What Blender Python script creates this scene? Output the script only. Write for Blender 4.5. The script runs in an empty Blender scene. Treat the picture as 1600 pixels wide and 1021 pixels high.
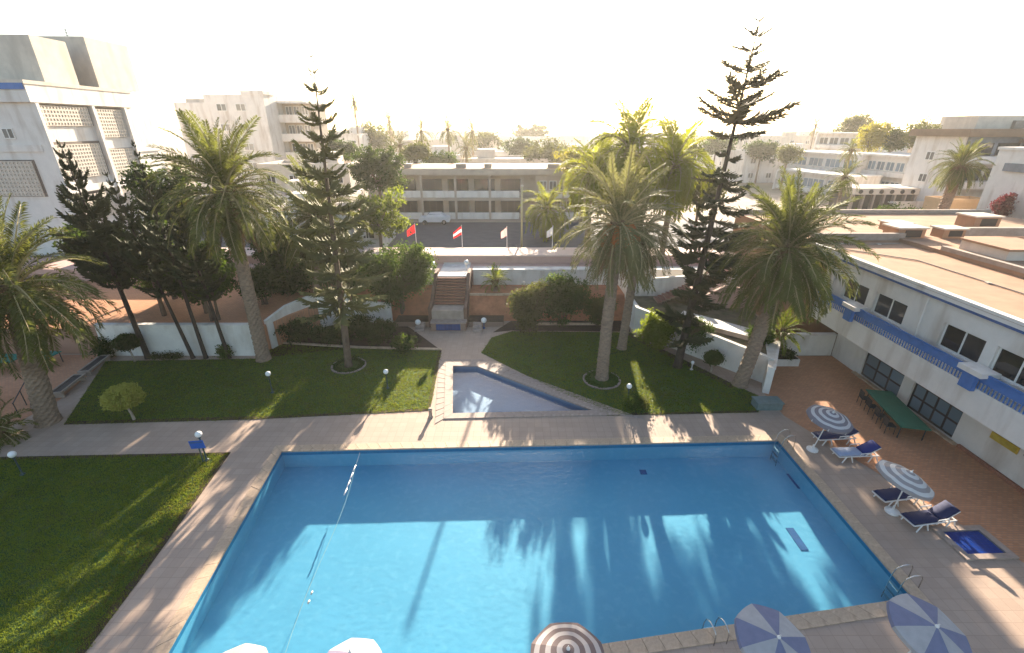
import bpy, bmesh, math, random
import numpy as np
from mathutils import Vector, Matrix, Euler
from mathutils.geometry import tessellate_polygon

S = bpy.context.scene
C = S.collection
PI = math.pi
R = math.radians

# ------------------------------------------------------------------ camera, sky, sun, exposure
CAM_H, PITCH, FPX = 14.5, R(23.5), 713.0
cam_d = bpy.data.cameras.new('camera')
cam_d.sensor_width = 36.0
cam_d.lens = FPX / 1600 * 36.0
cam_d.clip_start, cam_d.clip_end = 0.1, 6000
cam = bpy.data.objects.new('camera', cam_d)
C.objects.link(cam)
cam.location = (0, 0, CAM_H)
cam.rotation_euler = (PI / 2 - PITCH, 0, 0)
S.camera = cam

SUN_EL, SUN_AZ = R(15.5), R(7.0)          # azimuth to the right of +Y
w = bpy.data.worlds.new('World')
S.world = w
w.use_nodes = True
nt = w.node_tree
nt.nodes.clear()
wo = nt.nodes.new('ShaderNodeOutputWorld')
bg = nt.nodes.new('ShaderNodeBackground')
sky = nt.nodes.new('ShaderNodeTexSky')
sky.sky_type = 'NISHITA'
sky.sun_disc = False
sky.sun_elevation = SUN_EL
sky.sun_rotation = SUN_AZ
sky.altitude = 20
sky.air_density = 1.0
sky.dust_density = 2.0
sky.ozone_density = 1.0
bg.inputs['Strength'].default_value = 0.075
nt.links.new(sky.outputs[0], bg.inputs[0])
nt.links.new(bg.outputs[0], wo.inputs[0])

sd = bpy.data.lights.new('sun', 'SUN')
sd.energy = 5.0
sd.angle = R(0.53)
sd.color = (1.0, 0.86, 0.68)
sun = bpy.data.objects.new('sun', sd)
C.objects.link(sun)
sdir = Vector((math.sin(SUN_AZ) * math.cos(SUN_EL), math.cos(SUN_AZ) * math.cos(SUN_EL), math.sin(SUN_EL)))
sun.rotation_euler = sdir.to_track_quat('Z', 'Y').to_euler()

S.view_settings.view_transform = 'Standard'
S.view_settings.look = 'None'
S.view_settings.exposure = 2.25
S.view_settings.gamma = 1.0
S.view_settings.use_curve_mapping = False
S.render.engine = 'CYCLES'
cy = S.cycles
cy.use_denoising = True
cy.max_bounces = 8
cy.diffuse_bounces = 3
cy.glossy_bounces = 2
cy.transmission_bounces = 4
cy.transparent_max_bounces = 8
cy.volume_bounces = 1
cy.caustics_reflective = False
cy.caustics_refractive = False
cy.sample_clamp_indirect = 6.0

HAZE_DENSITY = 0.0003

# ------------------------------------------------------------------ photograph measurements -> places
def ray(px, py):
    u = (px - 800) / FPX
    v = (py - 510.5) / FPX
    c, s = math.cos(PITCH), math.sin(PITCH)
    return Vector((u, c - v * s, -s - v * c))
def gp(px, py, z=0.0):
    d = ray(px, py); t = (z - CAM_H) / d.z
    return Vector((d.x * t, d.y * t, z))
def dp(px, py, Y):
    d = ray(px, py); t = Y / d.y
    return Vector((d.x * t, Y, CAM_H + d.z * t))
def xp(px, py, X):
    d = ray(px, py); t = X / d.x
    return Vector((X, d.y * t, CAM_H + d.z * t))

# ------------------------------------------------------------------ materials
def _new(name):
    m = bpy.data.materials.new(name)
    m.use_nodes = True
    n = m.node_tree.nodes
    return m, n, m.node_tree.links, n['Principled BSDF']

def _coord(n, l, scale=(1, 1, 1)):
    tc = n.new('ShaderNodeTexCoord'); mp = n.new('ShaderNodeMapping')
    mp.inputs['Scale'].default_value = scale
    l.new(tc.outputs['Object'], mp.inputs['Vector'])
    return mp

def mk(name, col, rough=0.8, var=0.18, scale=2.5, bump=0.25, bscale=25, metal=0.0, stain_or_light=None, stretch=(1, 1, 1)):
    m, n, l, b = _new(name)
    mp = _coord(n, l, stretch)
    t = n.new('ShaderNodeTexNoise'); t.inputs['Scale'].default_value = scale; t.inputs['Detail'].default_value = 6
    t.inputs['Roughness'].default_value = 0.65
    l.new(mp.outputs[0], t.inputs['Vector'])
    cr = n.new('ShaderNodeValToRGB')
    cr.color_ramp.elements[0].position = 0.3; cr.color_ramp.elements[1].position = 0.7
    cr.color_ramp.elements[0].color = (*[c * (1 - var) for c in col], 1)
    cr.color_ramp.elements[1].color = (*[min(1, c * (1 + var)) for c in col], 1)
    l.new(t.outputs['Fac'], cr.inputs[0])
    out = cr.outputs[0]
    if stain_or_light:
        t3 = n.new('ShaderNodeTexNoise'); t3.inputs['Scale'].default_value = stain_or_light[1]; t3.inputs['Detail'].default_value = 8
        mp2 = _coord(n, l, stain_or_light[3] if len(stain_or_light) > 3 else (1, 1, 1)); l.new(mp2.outputs[0], t3.inputs['Vector'])
        r3 = n.new('ShaderNodeValToRGB'); r3.color_ramp.elements[0].position = 0.5; r3.color_ramp.elements[1].position = 0.72
        r3.color_ramp.elements[0].color = (0, 0, 0, 1); r3.color_ramp.elements[1].color = (stain_or_light[2],) * 3 + (1,)
        l.new(t3.outputs['Fac'], r3.inputs[0])
        mx = n.new('ShaderNodeMix'); mx.data_type = 'RGBA'
        l.new(r3.outputs[0], mx.inputs['Factor']); l.new(out, mx.inputs['A']); mx.inputs['B'].default_value = (*stain_or_light[0], 1)
        out = mx.outputs['Result']
    l.new(out, b.inputs['Base Color'])
    b.inputs['Roughness'].default_value = rough
    b.inputs['Metallic'].default_value = metal
    b.inputs['Specular IOR Level'].default_value = 0.35
    if bump:
        t2 = n.new('ShaderNodeTexNoise'); t2.inputs['Scale'].default_value = bscale; t2.inputs['Detail'].default_value = 5
        l.new(mp.outputs[0], t2.inputs['Vector'])
        bp = n.new('ShaderNodeBump'); bp.inputs['Strength'].default_value = bump; bp.inputs['Distance'].default_value = 0.02
        l.new(t2.outputs['Fac'], bp.inputs['Height']); l.new(bp.outputs[0], b.inputs['Normal'])
    return m

def mk_tile(name, c1, c2, mortar, tw, th, offset=0.5, rough=0.75, wear=0.3, msize=0.012, wcol=(0.2, 0.15, 0.12)):
    m, n, l, b = _new(name)
    mp = _coord(n, l)
    br = n.new('ShaderNodeTexBrick')
    br.offset = offset
    br.inputs['Scale'].default_value = 1.0
    br.inputs['Brick Width'].default_value = tw; br.inputs['Row Height'].default_value = th
    br.inputs['Mortar Size'].default_value = msize; br.inputs['Mortar Smooth'].default_value = 0.3
    br.inputs['Color1'].default_value = (*c1, 1); br.inputs['Color2'].default_value = (*c2, 1)
    br.inputs['Mortar'].default_value = (*mortar, 1)
    l.new(mp.outputs[0], br.inputs['Vector'])
    t = n.new('ShaderNodeTexNoise'); t.inputs['Scale'].default_value = 0.8; t.inputs['Detail'].default_value = 9; t.inputs['Roughness'].default_value = 0.7
    l.new(mp.outputs[0], t.inputs['Vector'])
    r = n.new('ShaderNodeValToRGB'); r.color_ramp.elements[0].position = 0.42; r.color_ramp.elements[1].position = 0.75
    r.color_ramp.elements[0].color = (0, 0, 0, 1); r.color_ramp.elements[1].color = (wear,) * 3 + (1,)
    l.new(t.outputs['Fac'], r.inputs[0])
    mx = n.new('ShaderNodeMix'); mx.data_type = 'RGBA'
    l.new(r.outputs[0], mx.inputs['Factor']); l.new(br.outputs['Color'], mx.inputs['A']); mx.inputs['B'].default_value = (*wcol, 1)
    l.new(mx.outputs['Result'], b.inputs['Base Color'])
    b.inputs['Roughness'].default_value = rough
    b.inputs['Specular IOR Level'].default_value = 0.3
    bp = n.new('ShaderNodeBump'); bp.inputs['Strength'].default_value = 0.4; bp.inputs['Distance'].default_value = 0.01
    bp.invert = True
    l.new(br.outputs['Fac'], bp.inputs['Height']); l.new(bp.outputs[0], b.inputs['Normal'])
    return m

def mk_leaf(name, col, trans, var=0.35, tmix=0.35, scale=1.2, rough=0.5):
    m, n, l, b = _new(name)
    mp = _coord(n, l)
    t = n.new('ShaderNodeTexNoise'); t.inputs['Scale'].default_value = scale; t.inputs['Detail'].default_value = 4
    l.new(mp.outputs[0], t.inputs['Vector'])
    oi = n.new('ShaderNodeObjectInfo')
    ad = n.new('ShaderNodeMath'); ad.operation = 'MULTIPLY_ADD'
    l.new(oi.outputs['Random'], ad.inputs[0]); ad.inputs[1].default_value = 0.35; l.new(t.outputs['Fac'], ad.inputs[2])
    cr = n.new('ShaderNodeValToRGB')
    cr.color_ramp.elements[0].position = 0.4; cr.color_ramp.elements[1].position = 0.9
    cr.color_ramp.elements[0].color = (*[c * (1 - var) for c in col], 1)
    cr.color_ramp.elements[1].color = (col[0] * (1 + var * 1.6), col[1] * (1 + var), col[2] * (1 + var * 0.6), 1)
    l.new(ad.outputs[0], cr.inputs[0])
    l.new(cr.outputs[0], b.inputs['Base Color'])
    b.inputs['Roughness'].default_value = max(rough, .65)
    b.inputs['Specular IOR Level'].default_value = 0.12
    tr = n.new('ShaderNodeBsdfTranslucent'); tr.inputs[0].default_value = (*trans, 1)
    ms = n.new('ShaderNodeMixShader'); ms.inputs[0].default_value = tmix
    l.new(b.outputs[0], ms.inputs[1]); l.new(tr.outputs[0], ms.inputs[2])
    l.new(ms.outputs[0], n['Material Output'].inputs['Surface'])
    return m

def mk_water(name, tint, bump=0.06, scale=2.2):
    m, n, l, b = _new(name)
    n.remove(b)
    tr = n.new('ShaderNodeBsdfTransparent'); tr.inputs[0].default_value = (*tint, 1)
    gl = n.new('ShaderNodeBsdfGlossy'); gl.inputs['Roughness'].default_value = 0.03
    gl.inputs['Color'].default_value = (0.95, 0.97, 1, 1)
    ge = n.new('ShaderNodeNewGeometry')
    dt = n.new('ShaderNodeVectorMath'); dt.operation = 'DOT_PRODUCT'; l.new(ge.outputs['Incoming'], dt.inputs[0])
    ab = n.new('ShaderNodeMath'); ab.operation = 'ABSOLUTE'; l.new(dt.outputs['Value'], ab.inputs[0])
    om = n.new('ShaderNodeMath'); om.operation = 'SUBTRACT'; om.inputs[0].default_value = 1.0; l.new(ab.outputs[0], om.inputs[1])
    pw = n.new('ShaderNodeMath'); pw.operation = 'POWER'; l.new(om.outputs[0], pw.inputs[0]); pw.inputs[1].default_value = 5.0
    fr = n.new('ShaderNodeMath'); fr.operation = 'MULTIPLY_ADD'; l.new(pw.outputs[0], fr.inputs[0]); fr.inputs[1].default_value = 0.98; fr.inputs[2].default_value = 0.02
    mp = _coord(n, l, (1, 1.6, 1))
    t = n.new('ShaderNodeTexNoise'); t.inputs['Scale'].default_value = scale; t.inputs['Detail'].default_value = 4
    l.new(mp.outputs[0], t.inputs['Vector'])
    bp = n.new('ShaderNodeBump'); bp.inputs['Strength'].default_value = bump; bp.inputs['Distance'].default_value = 0.3
    l.new(t.outputs['Fac'], bp.inputs['Height'])
    l.new(bp.outputs[0], gl.inputs['Normal']); l.new(bp.outputs[0], dt.inputs[1])
    ms = n.new('ShaderNodeMixShader')
    l.new(fr.outputs[0], ms.inputs[0]); l.new(tr.outputs[0], ms.inputs[1]); l.new(gl.outputs[0], ms.inputs[2])
    l.new(ms.outputs[0], n['Material Output'].inputs['Surface'])
    return m

def mk_rings(name, c1, c2, freq):
    m, n, l, b = _new(name)
    tc = n.new('ShaderNodeTexCoord')
    sep = n.new('ShaderNodeSeparateXYZ'); l.new(tc.outputs['Object'], sep.inputs[0])
    cb = n.new('ShaderNodeCombineXYZ'); l.new(sep.outputs[0], cb.inputs[0]); l.new(sep.outputs[1], cb.inputs[1])
    ln = n.new('ShaderNodeVectorMath'); ln.operation = 'LENGTH'; l.new(cb.outputs[0], ln.inputs[0])
    mu = n.new('ShaderNodeMath'); mu.operation = 'MULTIPLY'; mu.inputs[1].default_value = freq; l.new(ln.outputs['Value'], mu.inputs[0])
    fr = n.new('ShaderNodeMath'); fr.operation = 'FRACT'; l.new(mu.outputs[0], fr.inputs[0])
    gt = n.new('ShaderNodeMath'); gt.operation = 'GREATER_THAN'; gt.inputs[1].default_value = 0.52; l.new(fr.outputs[0], gt.inputs[0])
    mx = n.new('ShaderNodeMix'); mx.data_type = 'RGBA'
    l.new(gt.outputs[0], mx.inputs['Factor']); mx.inputs['A'].default_value = (*c1, 1); mx.inputs['B'].default_value = (*c2, 1)
    l.new(mx.outputs['Result'], b.inputs['Base Color'])
    b.inputs['Roughness'].default_value = 0.85
    tr = n.new('ShaderNodeBsdfTranslucent'); l.new(mx.outputs['Result'], tr.inputs[0])
    ms = n.new('ShaderNodeMixShader'); ms.inputs[0].default_value = 0.35
    l.new(b.outputs[0], ms.inputs[1]); l.new(tr.outputs[0], ms.inputs[2])
    l.new(ms.outputs[0], n['Material Output'].inputs['Surface'])
    return m

def mk_cloth(name, col, tmix=0.35):
    m, n, l, b = _new(name)
    b.inputs['Base Color'].default_value = (*col, 1); b.inputs['Roughness'].default_value = 0.85
    mp = _coord(n, l)
    t = n.new('ShaderNodeTexNoise'); t.inputs['Scale'].default_value = 6; t.inputs['Detail'].default_value = 5
    l.new(mp.outputs[0], t.inputs['Vector'])
    cr = n.new('ShaderNodeValToRGB')
    cr.color_ramp.elements[0].color = (*[c * 0.8 for c in col], 1); cr.color_ramp.elements[1].color = (*[min(1, c * 1.12) for c in col], 1)
    l.new(t.outputs['Fac'], cr.inputs[0]); l.new(cr.outputs[0], b.inputs['Base Color'])
    tr = n.new('ShaderNodeBsdfTranslucent'); l.new(cr.outputs[0], tr.inputs[0])
    ms = n.new('ShaderNodeMixShader'); ms.inputs[0].default_value = tmix
    l.new(b.outputs[0], ms.inputs[1]); l.new(tr.outputs[0], ms.inputs[2])
    l.new(ms.outputs[0], n['Material Output'].inputs['Surface'])
    return m

def mk_glass(name, col=(0.03, 0.035, 0.04), rough=0.06, var=0.5):
    m, n, l, b = _new(name)
    oi = n.new('ShaderNodeObjectInfo')
    cr = n.new('ShaderNodeValToRGB')
    cr.color_ramp.elements[0].color = (*[c * (1 - var) for c in col], 1); cr.color_ramp.elements[1].color = (*[c * (1 + var) for c in col], 1)
    l.new(oi.outputs['Random'], cr.inputs[0]); l.new(cr.outputs[0], b.inputs['Base Color'])
    b.inputs['Roughness'].default_value = rough
    b.inputs['Specular IOR Level'].default_value = 0.6
    mp = _coord(n, l)
    t = n.new('ShaderNodeTexNoise'); t.inputs['Scale'].default_value = 0.7
    l.new(mp.outputs[0], t.inputs['Vector'])
    bp = n.new('ShaderNodeBump'); bp.inputs['Strength'].default_value = 0.05; bp.inputs['Distance'].default_value = 0.2
    l.new(t.outputs['Fac'], bp.inputs['Height']); l.new(bp.outputs[0], b.inputs['Normal'])
    return m

M = {}
M['deck'] = mk_tile('deck_paving', (0.41, 0.30, 0.23), (0.445, 0.33, 0.255), (0.325, 0.235, 0.18), 0.4, 0.4, wear=0.5, wcol=(0.31, 0.225, 0.18), offset=0.0, msize=0.008)
M['coping'] = mk('coping_stone', (0.50, 0.36, 0.25), 0.7, 0.22, 3, 0.2, stain_or_light=((0.25, 0.17, 0.11), 5, 0.5))
M['stone_grey'] = mk('grey_coping', (0.36, 0.28, 0.235), 0.75, 0.2, 3, 0.25, stain_or_light=((0.2, 0.15, 0.12), 5, 0.5))
M['terracotta'] = mk_tile('terracotta_paving', (0.58, 0.28, 0.145), (0.47, 0.215, 0.11), (0.34, 0.20, 0.14), 0.22, 0.11, wear=0.45, wcol=(0.36, 0.20, 0.12))
M['brick_red'] = mk_tile('red_brick', (0.36, 0.13, 0.07), (0.28, 0.10, 0.06), (0.25, 0.17, 0.13), 0.22, 0.08, wear=0.4)
M['earth'] = mk('orange_earth', (0.42, 0.17, 0.085), 0.95, 0.3, 1.4, 0.6, 12)
M['soil'] = mk('dark_soil', (0.055, 0.035, 0.022), 0.95, 0.35, 5, 0.6, 20)
M['lawn'] = mk('lawn_ground', (0.045, 0.085, 0.014), 0.95, 0.35, 1.2, 0.6, 30, stain_or_light=((0.10, 0.085, 0.02), 1.1, 0.5))
M['grass'] = mk_leaf('grass_blades', (0.105, 0.165, 0.020), (0.27, 0.31, 0.028), 0.3, 0.4, 0.5, 0.6)
M['drygrass'] = mk_leaf('dry_grass_blades', (0.13, 0.115, 0.03), (0.3, 0.22, 0.04), 0.3, 0.35, 0.5, 0.6)
M['white'] = mk('white_render', (0.69, 0.65, 0.605), 0.85, 0.06, 1.2, 0.15, 30, stain_or_light=((0.43, 0.36, 0.30), 1.1, 0.75, (1, 1, 0.22)))
M['white_wall'] = mk('garden_wall_render', (0.72, 0.68, 0.62), 0.85, 0.08, 1.2, 0.2, 25, stain_or_light=((0.42, 0.34, 0.26), 1.3, 0.5, (1, 1, 0.3)))
M['cream'] = mk('cream_render', (0.62, 0.54, 0.45), 0.85, 0.1, 1.0, 0.2, 20, stain_or_light=((0.38, 0.31, 0.25), 0.8, 0.6, (1, 1, 0.3)))
M['pinkwall'] = mk('pink_render', (0.56, 0.36, 0.30), 0.85, 0.1, 1.0, 0.2, 20, stain_or_light=((0.36, 0.25, 0.2), 1.0, 0.5))
M['beige'] = mk('beige_concrete', (0.45, 0.37, 0.29), 0.85, 0.14, 0.8, 0.2, 15, stain_or_light=((0.26, 0.2, 0.16), 0.8, 0.6))
M['roof_sand'] = mk('sandy_flat_roof', (0.35, 0.205, 0.125), 0.9, 0.2, 0.7, 0.25, 20, stain_or_light=((0.30, 0.18, 0.11), 0.5, 0.7, (0.5, 1.6, 1)))
M['roof_grey'] = mk('grey_flat_roof', (0.36, 0.28, 0.24), 0.9, 0.2, 0.5, 0.25, 12, stain_or_light=((0.22, 0.17, 0.14), 0.5, 0.6))
M['stairbrown'] = mk('dark_brown_steps', (0.15, 0.085, 0.06), 0.85, 0.25, 3, 0.2)
M['bedsoil'] = mk('brown_bed_soil', (0.15, 0.115, 0.065), 0.95, 0.35, 2, 0.6, 14, stain_or_light=((0.07, 0.09, 0.03), 1.2, .8))
M['browneave'] = mk('brown_eaves', (0.22, 0.15, 0.10), 0.85, 0.15, 1, 0.1)
M['concrete'] = mk('weathered_concrete', (0.33, 0.27, 0.225), 0.9, 0.2, 1.5, 0.3, 20)
M['asphalt'] = mk('asphalt', (0.075, 0.075, 0.085), 0.9, 0.2, 1.0, 0.3, 40)
M['townground'] = mk('dusty_ground', (0.34, 0.26, 0.20), 0.95, 0.25, 0.15, 0.2, 5, stain_or_light=((0.12, 0.13, 0.06), 0.03, 0.8))
M['blue'] = mk('blue_paint', (0.055, 0.16, 0.42), 0.5, 0.15, 3, 0.1)
M['bluestripe'] = mk('blue_band_paint', (0.04, 0.095, 0.24), 0.6, 0.2, 3, 0.1)
M['bluesign'] = mk('blue_sign_paint', (0.02, 0.10, 0.42), 0.45, 0.1, 3, 0.05)
M['bluetile'] = mk_tile('blue_tile', (0.02, 0.05, 0.16), (0.03, 0.075, 0.22), (0.06, 0.09, 0.16), 0.15, 0.15, 0.0, 0.3, 0.2, wcol=(0.05, 0.06, 0.1))
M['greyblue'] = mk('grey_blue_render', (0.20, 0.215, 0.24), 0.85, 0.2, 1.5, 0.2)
M['pooltile'] = mk('pool_lining', (0.185, 0.41, 0.535), 0.6, 0.05, 0.5, 0.0, stain_or_light=((0.235, 0.46, 0.57), 3.2, 0.8))  # paler mottling in the lining colour imitates rippled light under water
M['pooltile_dark'] = mk('pool_waterline_tile', (0.04, 0.20, 0.34), 0.5, 0.15, 4, 0.0)
M['smalltile'] = mk('paddling_pool_lining', (0.16, 0.215, 0.30), 0.6, 0.1, 1.0, 0.0)
M['water'] = mk_water('pool_water', (0.68, 0.90, 0.955), 0.14, 4.5)
M['water2'] = mk_water('paddling_pool_water', (0.80, 0.90, 0.97), 0.04, 3)
M['navy'] = mk_cloth('navy_cushion', (0.012, 0.018, 0.07), 0.0)
M['navy2'] = mk_cloth('bright_navy_cushion', (0.012, 0.025, 0.16), 0.0)
M['paleblue'] = mk_cloth('pale_blue_towel', (0.30, 0.36, 0.50), 0.0)
M['plastic'] = mk('white_plastic', (0.74, 0.71, 0.68), 0.4, 0.05, 4, 0.0)
M['metal'] = mk('polished_steel', (0.65, 0.63, 0.6), 0.25, 0.05, 4, 0.0, metal=1.0)
M['darkmetal'] = mk('dark_painted_metal', (0.03, 0.032, 0.035), 0.5, 0.2, 4, 0.0)
M['teal'] = mk('teal_box_paint', (0.13, 0.19, 0.19), 0.6, 0.2, 3, 0.2)
M['postgreen'] = mk('green_grey_post', (0.05, 0.08, 0.08), 0.5, 0.2, 4, 0.0)
M['lampglass'] = mk('opal_globe', (0.82, 0.80, 0.77), 0.3, 0.03, 4, 0.0)
M['greentable'] = mk('green_table_paint', (0.03, 0.16, 0.105), 0.55, 0.15, 3, 0.05)
M['greencloth'] = mk_cloth('green_awning_cloth', (0.04, 0.25, 0.19), 0.3)
M['yellow'] = mk('yellow_sign_paint', (0.52, 0.36, 0.05), 0.6, 0.12, 3, 0.05)
M['red'] = mk_cloth('red_flag_cloth', (0.55, 0.015, 0.02), 0.4)
M['flagwhite'] = mk_cloth('white_flag_cloth', (0.75, 0.73, 0.7), 0.4)
M['flagpink'] = mk_cloth('pink_flag_cloth', (0.68, 0.36, 0.34), 0.4)
M['flaggreen'] = mk_cloth('green_star_cloth', (0.01, 0.12, 0.04), 0.2)
M['lavender'] = mk_cloth('lavender_canvas', (0.23, 0.24, 0.35), 0.3)
M['palelav'] = mk_cloth('pale_lavender_canvas', (0.30, 0.26, 0.36), 0.3)
M['canvas'] = mk_cloth('white_canvas', (0.50, 0.48, 0.475), 0.3)
M['creamcanvas'] = mk_cloth('cream_canvas', (0.44, 0.37, 0.28), 0.3)
M['rings_grey'] = mk_rings('grey_ring_canvas', (0.30, 0.27, 0.29), (0.72, 0.70, 0.69), 3.6)
M['rings_pale'] = mk_rings('pale_ring_canvas', (0.42, 0.38, 0.37), (0.80, 0.77, 0.73), 3.2)
M['rings_brown'] = mk_rings('brown_ring_canvas', (0.20, 0.15, 0.145), (0.55, 0.50, 0.48), 3.4)
M['glass'] = mk_glass('dark_window_glass')
M['glass_blue'] = mk_glass('blue_window_glass', (0.13, 0.19, 0.24), 0.08, 0.25)
M['glass_grey'] = mk_glass('hazy_window_glass', (0.13, 0.13, 0.13), 0.15, 0.3)
M['curtain'] = mk('window_curtain', (0.42, 0.38, 0.3), 0.9, 0.2, 3, 0.0)
M['framewhite'] = mk('white_window_frame', (0.72, 0.70, 0.66), 0.5, 0.05, 3, 0.0)
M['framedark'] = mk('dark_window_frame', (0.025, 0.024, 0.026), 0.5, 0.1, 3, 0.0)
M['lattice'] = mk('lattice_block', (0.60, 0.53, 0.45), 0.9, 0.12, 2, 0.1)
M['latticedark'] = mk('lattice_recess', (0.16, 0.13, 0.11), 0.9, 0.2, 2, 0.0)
M['bark'] = mk('grey_brown_bark', (0.13, 0.092, 0.065), 0.95, 0.35, 6, 0.8, 16, stretch=(1, 1, 0.4))
M['bark_dark'] = mk('dark_bark', (0.055, 0.04, 0.03), 0.95, 0.35, 6, 0.8, 16, stretch=(1, 1, 0.4))
M['palmbark'] = mk('palm_bark', (0.26, 0.185, 0.13), 0.95, 0.35, 4, 0.8, 22, stretch=(1, 1, 2.2))
M['palebark'] = mk('pale_bark', (0.36, 0.29, 0.22), 0.9, 0.25, 4, 0.5, 18)
M['palmboss'] = mk('palm_leaf_bases', (0.17, 0.105, 0.055), 0.95, 0.4, 8, 0.8, 20, stretch=(1, 1, 0.3))
M['frond'] = mk_leaf('palm_frond_green', (0.088, 0.108, 0.033), (0.175, 0.19, 0.034), 0.35, 0.35)
M['frond_grey'] = mk_leaf('palm_frond_grey', (0.135, 0.14, 0.065), (0.20, 0.195, 0.065), 0.3, 0.35)
M['frond_yellow'] = mk_leaf('palm_frond_yellow', (0.125, 0.155, 0.020), (0.36, 0.38, 0.03), 0.3, 0.45)
M['rachis'] = mk('frond_midrib', (0.36, 0.29, 0.14), 0.6, 0.2, 6, 0.0)
M['frond_dead'] = mk_leaf('palm_frond_dead', (0.19, 0.125, 0.07), (0.22, 0.13, 0.06), 0.3, 0.25)
M['dates'] = mk('orange_dates', (0.42, 0.13, 0.03), 0.7, 0.3, 20, 0.3)
M['pine'] = mk_leaf('pine_needles', (0.135, 0.148, 0.062), (0.20, 0.20, 0.055), 0.35, 0.25)
M['pine_brown'] = mk_leaf('brown_pine_needles', (0.105, 0.10, 0.055), (0.15, 0.135, 0.05), 0.35, 0.25)
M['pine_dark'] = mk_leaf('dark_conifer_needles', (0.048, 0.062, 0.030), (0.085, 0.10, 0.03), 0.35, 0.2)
M['leaf_dark'] = mk_leaf('dark_leaves', (0.032, 0.056, 0.016), (0.08, 0.125, 0.016), 0.35, 0.3)
M['leaf_mid'] = mk_leaf('mid_leaves', (0.045, 0.085, 0.018), (0.11, 0.17, 0.02), 0.35, 0.35)
M['leaf_olive'] = mk_leaf('olive_leaves', (0.075, 0.090, 0.030), (0.15, 0.16, 0.035), 0.35, 0.35)
M['leaf_bright'] = mk_leaf('bright_leaves', (0.09, 0.14, 0.018), (0.25, 0.30, 0.025), 0.35, 0.45)
M['leaf_yellow'] = mk_leaf('yellow_leaves', (0.16, 0.16, 0.022), (0.36, 0.32, 0.03), 0.3, 0.45)
M['topiary'] = mk_leaf('topiary_leaves', (0.36, 0.38, 0.085), (0.42, 0.43, 0.08), 0.3, 0.4)
M['bougain'] = mk_leaf('red_blossom', (0.13, 0.018, 0.028), (0.15, 0.015, 0.025), 0.3, 0.3)
M['carpaint'] = mk('white_car_paint', (0.68, 0.68, 0.68), 0.3, 0.03, 2, 0.0)
M['rubber'] = mk('black_rubber', (0.02, 0.02, 0.02), 0.8, 0.1, 4, 0.0)
M['rope'] = mk('pale_rope', (0.55, 0.5, 0.42), 0.7, 0.1, 4, 0.0)
M['orangewall'] = mk('orange_render', (0.58, 0.36, 0.19), 0.85, 0.1, 1, 0.1)

# ------------------------------------------------------------------ mesh building
class MB:
    def __init__(s):
        s.v = []; s.f = []
    def add(s, vs, fs):
        o = len(s.v)
        s.v += [tuple(p) for p in vs]; s.f += [tuple(i + o for i in f) for f in fs]
        return s
    def box(s, x0, x1, y0, y1, z0, z1, mtx=None):
        vs = [Vector((x, y, z)) for z in (z0, z1) for x, y in ((x0, y0), (x1, y0), (x1, y1), (x0, y1))]
        if mtx is not None: vs = [mtx @ p for p in vs]
        return s.add(vs, [(3, 2, 1, 0), (4, 5, 6, 7), (0, 1, 5, 4), (1, 2, 6, 5), (2, 3, 7, 6), (3, 0, 4, 7)])
    def prism(s, poly, z0, z1):
        n = len(poly)
        a = sum(poly[i][0] * poly[(i + 1) % n][1] - poly[(i + 1) % n][0] * poly[i][1] for i in range(n))
        if a < 0: poly = poly[::-1]
        vs = [(p[0], p[1], z0) for p in poly] + [(p[0], p[1], z1) for p in poly]
        fs = [tuple(range(n - 1, -1, -1)), tuple(range(n, 2 * n))]
        fs += [(i, (i + 1) % n, (i + 1) % n + n, i + n) for i in range(n)]
        return s.add(vs, fs)
    def tube(s, pts, rad, n=8, cap=True):
        pts = [Vector(p) for p in pts]
        if not hasattr(rad, '__len__'): rad = [rad] * len(pts)
        vs = []; fs = []
        for i, p in enumerate(pts):
            t = (pts[min(i + 1, len(pts) - 1)] - pts[max(i - 1, 0)]).normalized()
            a = Vector((0, 0, 1)) if abs(t.z) < 0.9 else Vector((1, 0, 0))
            u = t.cross(a).normalized(); w_ = t.cross(u)
            for k in range(n):
                ang = 2 * PI * k / n
                vs.append(p + (u * math.cos(ang) + w_ * math.sin(ang)) * rad[i])
        for i in range(len(pts) - 1):
            for k in range(n):
                fs.append((i * n + k, i * n + (k + 1) % n, (i + 1) * n + (k + 1) % n, (i + 1) * n + k))
        if cap:
            fs.append(tuple(range(n - 1, -1, -1))); fs.append(tuple(range((len(pts) - 1) * n, len(pts) * n)))
        return s.add(vs, fs)
    def lathe(s, prof, n=20, c=(0, 0, 0)):
        vs = []; fs = []
        for r, z in prof:
            for k in range(n):
                a = 2 * PI * k / n
                vs.append((c[0] + r * math.cos(a), c[1] + r * math.sin(a), c[2] + z))
        for i in range(len(prof) - 1):
            for k in range(n):
                fs.append((i * n + k, i * n + (k + 1) % n, (i + 1) * n + (k + 1) % n, (i + 1) * n + k))
        fs.append(tuple(range(n - 1, -1, -1))); fs.append(tuple(range((len(prof) - 1) * n, len(prof) * n)))
        return s.add(vs, fs)
    def mesh(s, name, mat, smooth=False):
        me = bpy.data.meshes.new(name)
        me.from_pydata(s.v, [], s.f)
        if mat: me.materials.append(mat)
        if smooth: me.polygons.foreach_set('use_smooth', [True] * len(me.polygons))
        me.update()
        return me
    def build(s, name, mat, parent=None, smooth=False, loc=None, rot=None):
        return put(name, s.mesh(name, mat, smooth), parent, loc, rot)

def put(name, me, parent=None, loc=None, rot=None, scale=None):
    o = bpy.data.objects.new(name, me)
    C.objects.link(o)
    if parent is not None: o.parent = parent
    if loc is not None: o.location = loc
    if rot is not None: o.rotation_euler = rot
    if scale is not None: o.scale = (scale,) * 3 if not hasattr(scale, '__len__') else scale
    return o

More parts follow.
